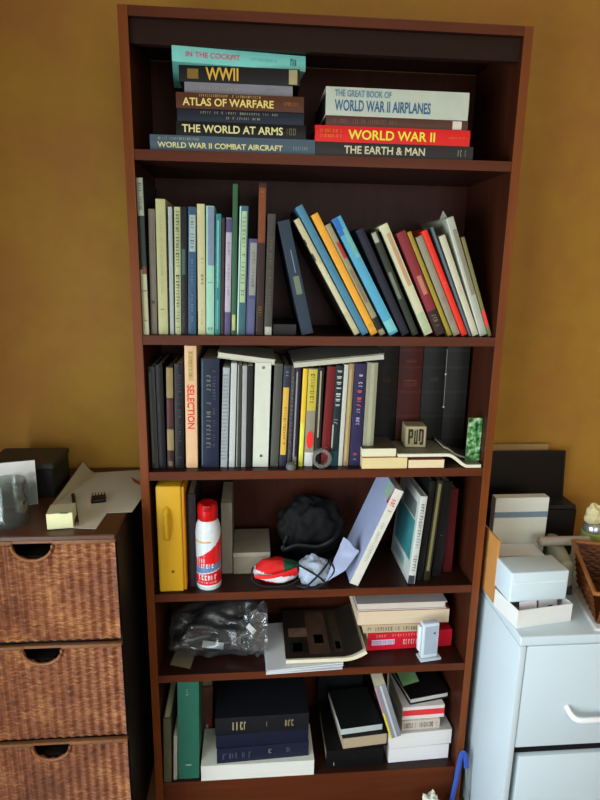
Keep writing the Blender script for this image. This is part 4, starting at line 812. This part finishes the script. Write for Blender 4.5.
def drawer(z0, z1, y0, x0, x1):
    d = link('drawer', fb(x0, x1, y0, y0+.05, z0, z1, bev=.003, seg=2), fm_, fc, True)
    hx0, hx1, hz = 1.082-ox, 1.082-ox+.118, z0+(.098 if z0 > .2 else .07)
    pts = spline([(hx0, y0+.002, hz+.022), (hx0+.006, y0-.014, hz+.008), (hx0+.022, y0-.024, hz), (hx0+.06, y0-.026, hz), (hx1-.022, y0-.024, hz), (hx1-.006, y0-.014, hz+.008), (hx1, y0+.002, hz+.022)], 6)
    link('handle', tube(bmesh.new(), pts, (.006, .008), 10), mat((214, 222, 226), .3, .02), d, True)
drawer(.347, FZ-.0285, .002, .0195, w_-.0195)
drawer(.055, .316, .004, .036, w_-.0195)
# ------------------------------------------------------------------ on the cabinet
z = FZ
A, B = AZ(515, 629, z), AZ(569, 621, z); ang = R(8.8); Lt = (B-A).length
MT = Matrix.Translation((A.x+.004, A.y, z+.0005)) @ Matrix.Rotation(ang, 4, 'Z')
ty = empty('paper_tray', MT, 'open white card tray at the front corner of the filing cabinet', 'tray'); th = AT(515.5, 611.5, A.y).z-z; td = .105; tm = mat((206, 208, 204), .55, .03)
link('floor', bx(0, Lt, 0, td, 0, .002), tm, ty)
for a in ((0, Lt, 0, .0025), (0, Lt, td-.0025, td), (0, .0025, .0026, td-.0026), (Lt-.0025, Lt, .0026, td-.0026)): link('wall', bx(*a, .0021, th), tm, ty)
# bundle in the tray
E0 = AZ(509, 603, z+th+.0012); E1 = AZ(566, 599.5, z+th+.0012); EM = Matrix.Translation(E0) @ Matrix.Rotation(math.atan2(E1.y-E0.y, E1.x-E0.x), 4, 'Z'); 
def on(Mb, name, label, cat, group=None): return empty(name, Mb, label, cat, group)
def tray(x, y, zz=.0026): return MT @ Matrix.Translation((x, y, zz))
en = on(EM, 'envelope_box', 'pale blue-white box of envelopes resting across the card tray', 'box'); bw = (E1-E0).length; eh_ = AT(535, 573, E0.y).z-E0.z
link('carton', bx(0, bw, 0, .085, 0, eh_, bev=.004, seg=3), mat((190, 206, 212), .35, .04, 20), en, True); link('wrap_fold', bx(bw*.06, bw*.94, -.0008, 0, .052, .056), mat((206, 220, 224), .3), en)
for k, (x0, x1, hh, lab) in enumerate(((.022, .072, .052, 'white card with one black mark tucked at the front left of the tray'), (.080, .136, .056, 'white card with slanting black marks tucked at the front right of the tray'))):
    cd = on(tray(min(x0, Lt-.07), .022+.004*k) @ Matrix.Rotation(R(-8), 4, 'X'), 'index_card', lab, 'card', 'cards in the paper tray'); ww = x1-x0
    link('card', bx(0, ww, 0, .0012, 0, hh), mat((206, 200, 206), .6, .03), cd)
    bm = bmesh.new()
    for (a, b, c_, d_2) in ((.45, .52, .25, .5), (.55, .7, .22, .3), (.6, .66, .3, .55), (.5, .75, .46, .54)): box(bm, a*ww, b*ww, -.0004, .0001, c_*hh, d_2*hh)
    link('printed_mark', bm, mat((60, 56, 64), .6), cd)
# stacked paper behind the tray
py = .012+A.y+td
X0, X1 = AT(490, 545, .045).x, 1.118
zt = AT(520, 558, .035).z
lo = empty('paper_stack', (X0, .048, z+.0005), 'tall stack of white papers between the card tray and the striped box', 'papers')
hh = zt-z; n_ = 5
for k in range(n_): link('ream', bx(.002*(k % 2), X1-X0-.002*((k+1) % 2), 0+.001*(k % 3), .074, hh*k/n_, hh*(k+1)/n_-.0006), mat((222, 224, 216), .65, .03, 40, 1.6), lo)
X2, X3 = AT(494, 520, .125).x, AT(547, 520, .125).x; zt2 = AT(520, 498, .125).z
sb = empty('striped_box', (X2, .125, z+.0005), 'white carton with one slate blue stripe behind the white papers', 'box'); hb = zt2-z
link('carton', bx(0, X3-X2, 0, .03, 0, hb-.0012, bev=.001), mat((204, 206, 194), .6, .03), sb); 
zs0, zs1 = AT(520, 517.5, .125).z-z, AT(520, 512, .125).z-z
link('blue_stripe', bx(.0005, X3-X2-.0005, -.0006, .0002, zs0, zs1), mat((110, 132, 144), .5, .06), sb); link('flap', bx(.001, X3-X2-.001,   .001, .029, hb-.001, hb), mat((214, 216, 206), .6), sb)
link('red_edge', bx(X3-X2+.0001, X3-X2+.001, .002, .028, hb*.72, hb*.98), mat((140, 40, 44), .6), sb)
# cardboard panel between bookcase and papers
c0, c1 = AZ(481, 597, z), None
cdp = empty('cardboard_sheet', (.9275, -.05, z+.0005), 'tan cardboard panel standing on the cabinet against the papers', 'cardboard'); hh = AT(494, 541, -.05).z-z
link('panel', bx(0, .005, 0, .14, 0, hh, bev=.0005), mat((178, 124, 66), .7, .12, 30), cdp); link('flap', bx(.0052, .018, .125, .129, hh*.25, hh*.85), mat((190, 134, 70), .7, .12, 30), cdp)
q = AT(499, 584, .02); 
tag(link('blue_pouch', blob((q.x-.002, .026, z+.034), (.014, .007, .034), 5, .2, 2, 3, flat_z=z+.0004), mat((50, 96, 140), .45, .3, 60), None, True), 'small blue pouch tucked between the cardboard and the envelope box', 'pouch')
# printer-like dark box at the back, black board, long pale strip
bx0, bx1 = .937, AT(577, 510, .15).x; zb = AT(577, 505, .15).z
db = empty('equipment_box', (bx0, .195, z+.0005), 'dark equipment box at the back of the filing cabinet', 'box'); zb = AT(570, 506, .195).z
bx1 = AT(577, 510, .195).x
link('housing', bx(0, bx1-bx0, 0, .085, 0, zb-z-.012, bev=.003, seg=2), mat((30, 27, 28), .5), db, True); link('lid', bx(.002, bx1-bx0-.002, .002, .083, zb-z-.0115, zb-z, bev=.002), mat((52, 48, 46), .5), db)
Pb, Pt = AT(556, 496, .25), AT(563, 450.5, .27); PL = AT(491, 460, .25)
bd = empty('black_panel', Matrix.Translation((bx0+.004, .238, zb+.0008)) @ Matrix.Rotation(R(-6), 4, 'X'), 'flat black panel leaning on the wall behind the bookcase corner', 'panel'); hb = AT(560, 450.5, .255).z-zb; wb_ = Pt.x-bx0-.004
link('board', bx(0, wb_, 0, .006, 0, hb, bev=.001), mat((14, 15, 20), .35, .1), bd); bm = bmesh.new()
for a in ((0, wb_, 0, .008), (0, wb_, hb-.008, hb), (0, .008, .008, hb-.008), (wb_-.008, wb_, .008, hb-.008)): box(bm, a[0], a[1], -.0015, .0002, a[2], a[3])
link('edge_trim', bm, mat((22, 22, 26), .4), bd)
q0, q1 = AT(500, 451, .272), AT(549, 444.5, .272)
tag(link('wooden_strip', bx(bx0+.004, q1.x, .2725, .279, zb+.001, q1.z+.002, bev=.001), mat((150, 122, 78), .6), None), 'pale board with its top edge showing above the black panel', 'board')
# roll of paper
q0, q1 = AT(545, 521, .075), AT(592, 519, .075); rr = .0135
# grey rounded case
g0 = AZ(576, 600, z); 
gr = empty('grey_case', Matrix.Translation((1.126, -.02, z+.0005)) @ Matrix.Rotation(R(-15), 4, 'Z'), 'rounded grey plastic case standing beside the envelope box', 'case'); gh = AT(568, 553, .03).z-z
link('shell', bx(0, .038, 0, .19, 0, gh, bev=.013, seg=4), mat((160, 160, 140), .45, .08), gr, True); link('base', bx(-.001, .039, -.001, .191, 0, .03, bev=.006, seg=2), mat((70, 72, 66), .5), gr, True)
pr = empty('paper_roll', (q0.x, .075, z), 'pale rolled paper lying across the grey case behind the basket', 'roll'); iv = pr.matrix_world.inverted()
zr = z+.0005+gh+rr+.0008
link('roll', lathe(bmesh.new(), [(0, 0), (rr*.45, 0), (rr*.5, .002), (rr*.95, .002), (rr, .001), (rr, .15), (rr*.5, .15), (0, .149)], 24, Matrix.Translation((-.012, 0, zr-z)) @ Matrix.Rotation(R(90), 4, 'Y')), mat((156, 146, 132), .6), pr, True)
# wicker basket and what is in it
MB = Matrix.Translation((1.152, -.165, z+.006)) @ Matrix.Rotation(R(-17), 4, 'Z')
pdm = empty('paper_pad', Matrix.Translation((1.136, -.185, z+.0005)) @ Matrix.Rotation(R(-12), 4, 'Z'), 'white paper pad lying under the wicker basket', 'paper')
link('sheet', bx(0, .2, 0, .2, 0, .0024), mat((210, 214, 214), .6, .03), pdm); link('sheet', bx(.003, .202, .002, .203, .0026, .0048), mat((214, 216, 214), .6, .03), pdm)
bk2 = empty('wicker_basket', MB, 'brown woven wicker basket on the right of the filing cabinet', 'basket')
wk2 = wicker_mat('dark_woven_wicker', (70, 36, 18), (128, 74, 36), (178, 118, 66))
def bwall(p0, p1, h0, h1, flare):
    p0, p1 = Vector(p0), Vector(p1); t = (p1-p0); Ln = t.length; t.normalize(); nrm = Vector((t.y, -t.x, 0)); nx = int(Ln/.0025); nz = 70; bm = bmesh.new(); g = []
    for j in range(nz+1):
        r = []
        for i in range(nx+1):
            u = i/nx; v = j/nz; hh = h0+(h1-h0)*u; s = (v-.0)*flare; ph = u*Ln/.014*math.pi; row = int(v*14); w = (v*14) % 1
            q = p0+t*(u*Ln)+nrm*(s+.0016*math.cos(ph+math.pi*(row % 2))*math.sin(math.pi*w)+.001*math.sin(math.pi*w)); r.append(bm.verts.new((q.x, q.y, v*hh+.0004)))
        g.append(r)
    for j in range(nz):
        for i in range(nx): bm.faces.new((g[j][i], g[j][i+1], g[j+1][i+1], g[j+1][i]))
    bmesh.ops.solidify(bm, geom=bm.faces[:], thickness=.003); return bm
bwid, bdep, bh = .19, .20, .105
for p0, p1, a, b in (((0, bdep, 0), (0, 0, 0), bh*1.12, bh*.9), ((0, 0, 0), (bwid, 0, 0), bh*.9, bh*.9), ((bwid, 0, 0), (bwid, bdep, 0), bh*.9, bh*1.12), ((bwid, bdep, 0), (0, bdep, 0), bh*1.12, bh*1.12)):
    link('woven_wall', bwall(p0, p1, a, b, .02), wk2, bk2, True)
link('base', bx(.003, bwid-.003, .003, bdep-.003, 0, .004), mat((96, 56, 30), .6), bk2)
f_ = .02; rim = [(-f_, bdep+f_, bh*1.12), (-f_, -f_, bh*.9), (bwid+f_, -f_, bh*.9), (bwid+f_, bdep+f_, bh*1.12)]
for i in range(4): link('rim', tube(bmesh.new(), [rim[i], rim[(i+1) % 4]], .0055, 10), mat((140, 88, 46), .5, .35, 160), bk2, True)
tq = Vector((AT(593, 530, .13).x, .13, z+.0005)); jm = Matrix.Translation(tq); jh = AT(594, 523, tq.y).z-tq.z
jj = empty('round_tin', jm, 'round tin with a green band and silver rim standing behind the wicker basket', 'tin'); rj = .032
link('body', lathe(bmesh.new(), [(0, 0), (rj, 0), (rj, jh*.66), (0, jh*.66)], 36), mat((196, 202, 204), .4), jj, True); link('green_band', lathe(bmesh.new(), [(rj+.0006, jh*.67), (rj+.0006, jh*.83), (rj*.9, jh*.83), (rj*.9, jh*.67), (rj+.0006, jh*.67)], 36), mat((168, 186, 96), .4), jj, True)
link('silver_rim', lathe(bmesh.new(), [(rj*.9, jh*.84), (rj*.94, jh*.84), (rj*.9, jh*.97), (rj*.8, jh), (0, jh)], 36), mat((170, 176, 178), .25, .04, metal=.7), jj, True)
cnm = jm @ Matrix.Translation((0, 0, jh+.0006))
tag(link('paper_twist', blob((0, 0, .027), (.028, .02, .034), 4, .35, 1.8, 3, flat_z=0), mat((206, 196, 148), .7), None), 'crumpled cream paper sitting on the round tin behind the basket', 'paper').matrix_world = cnm
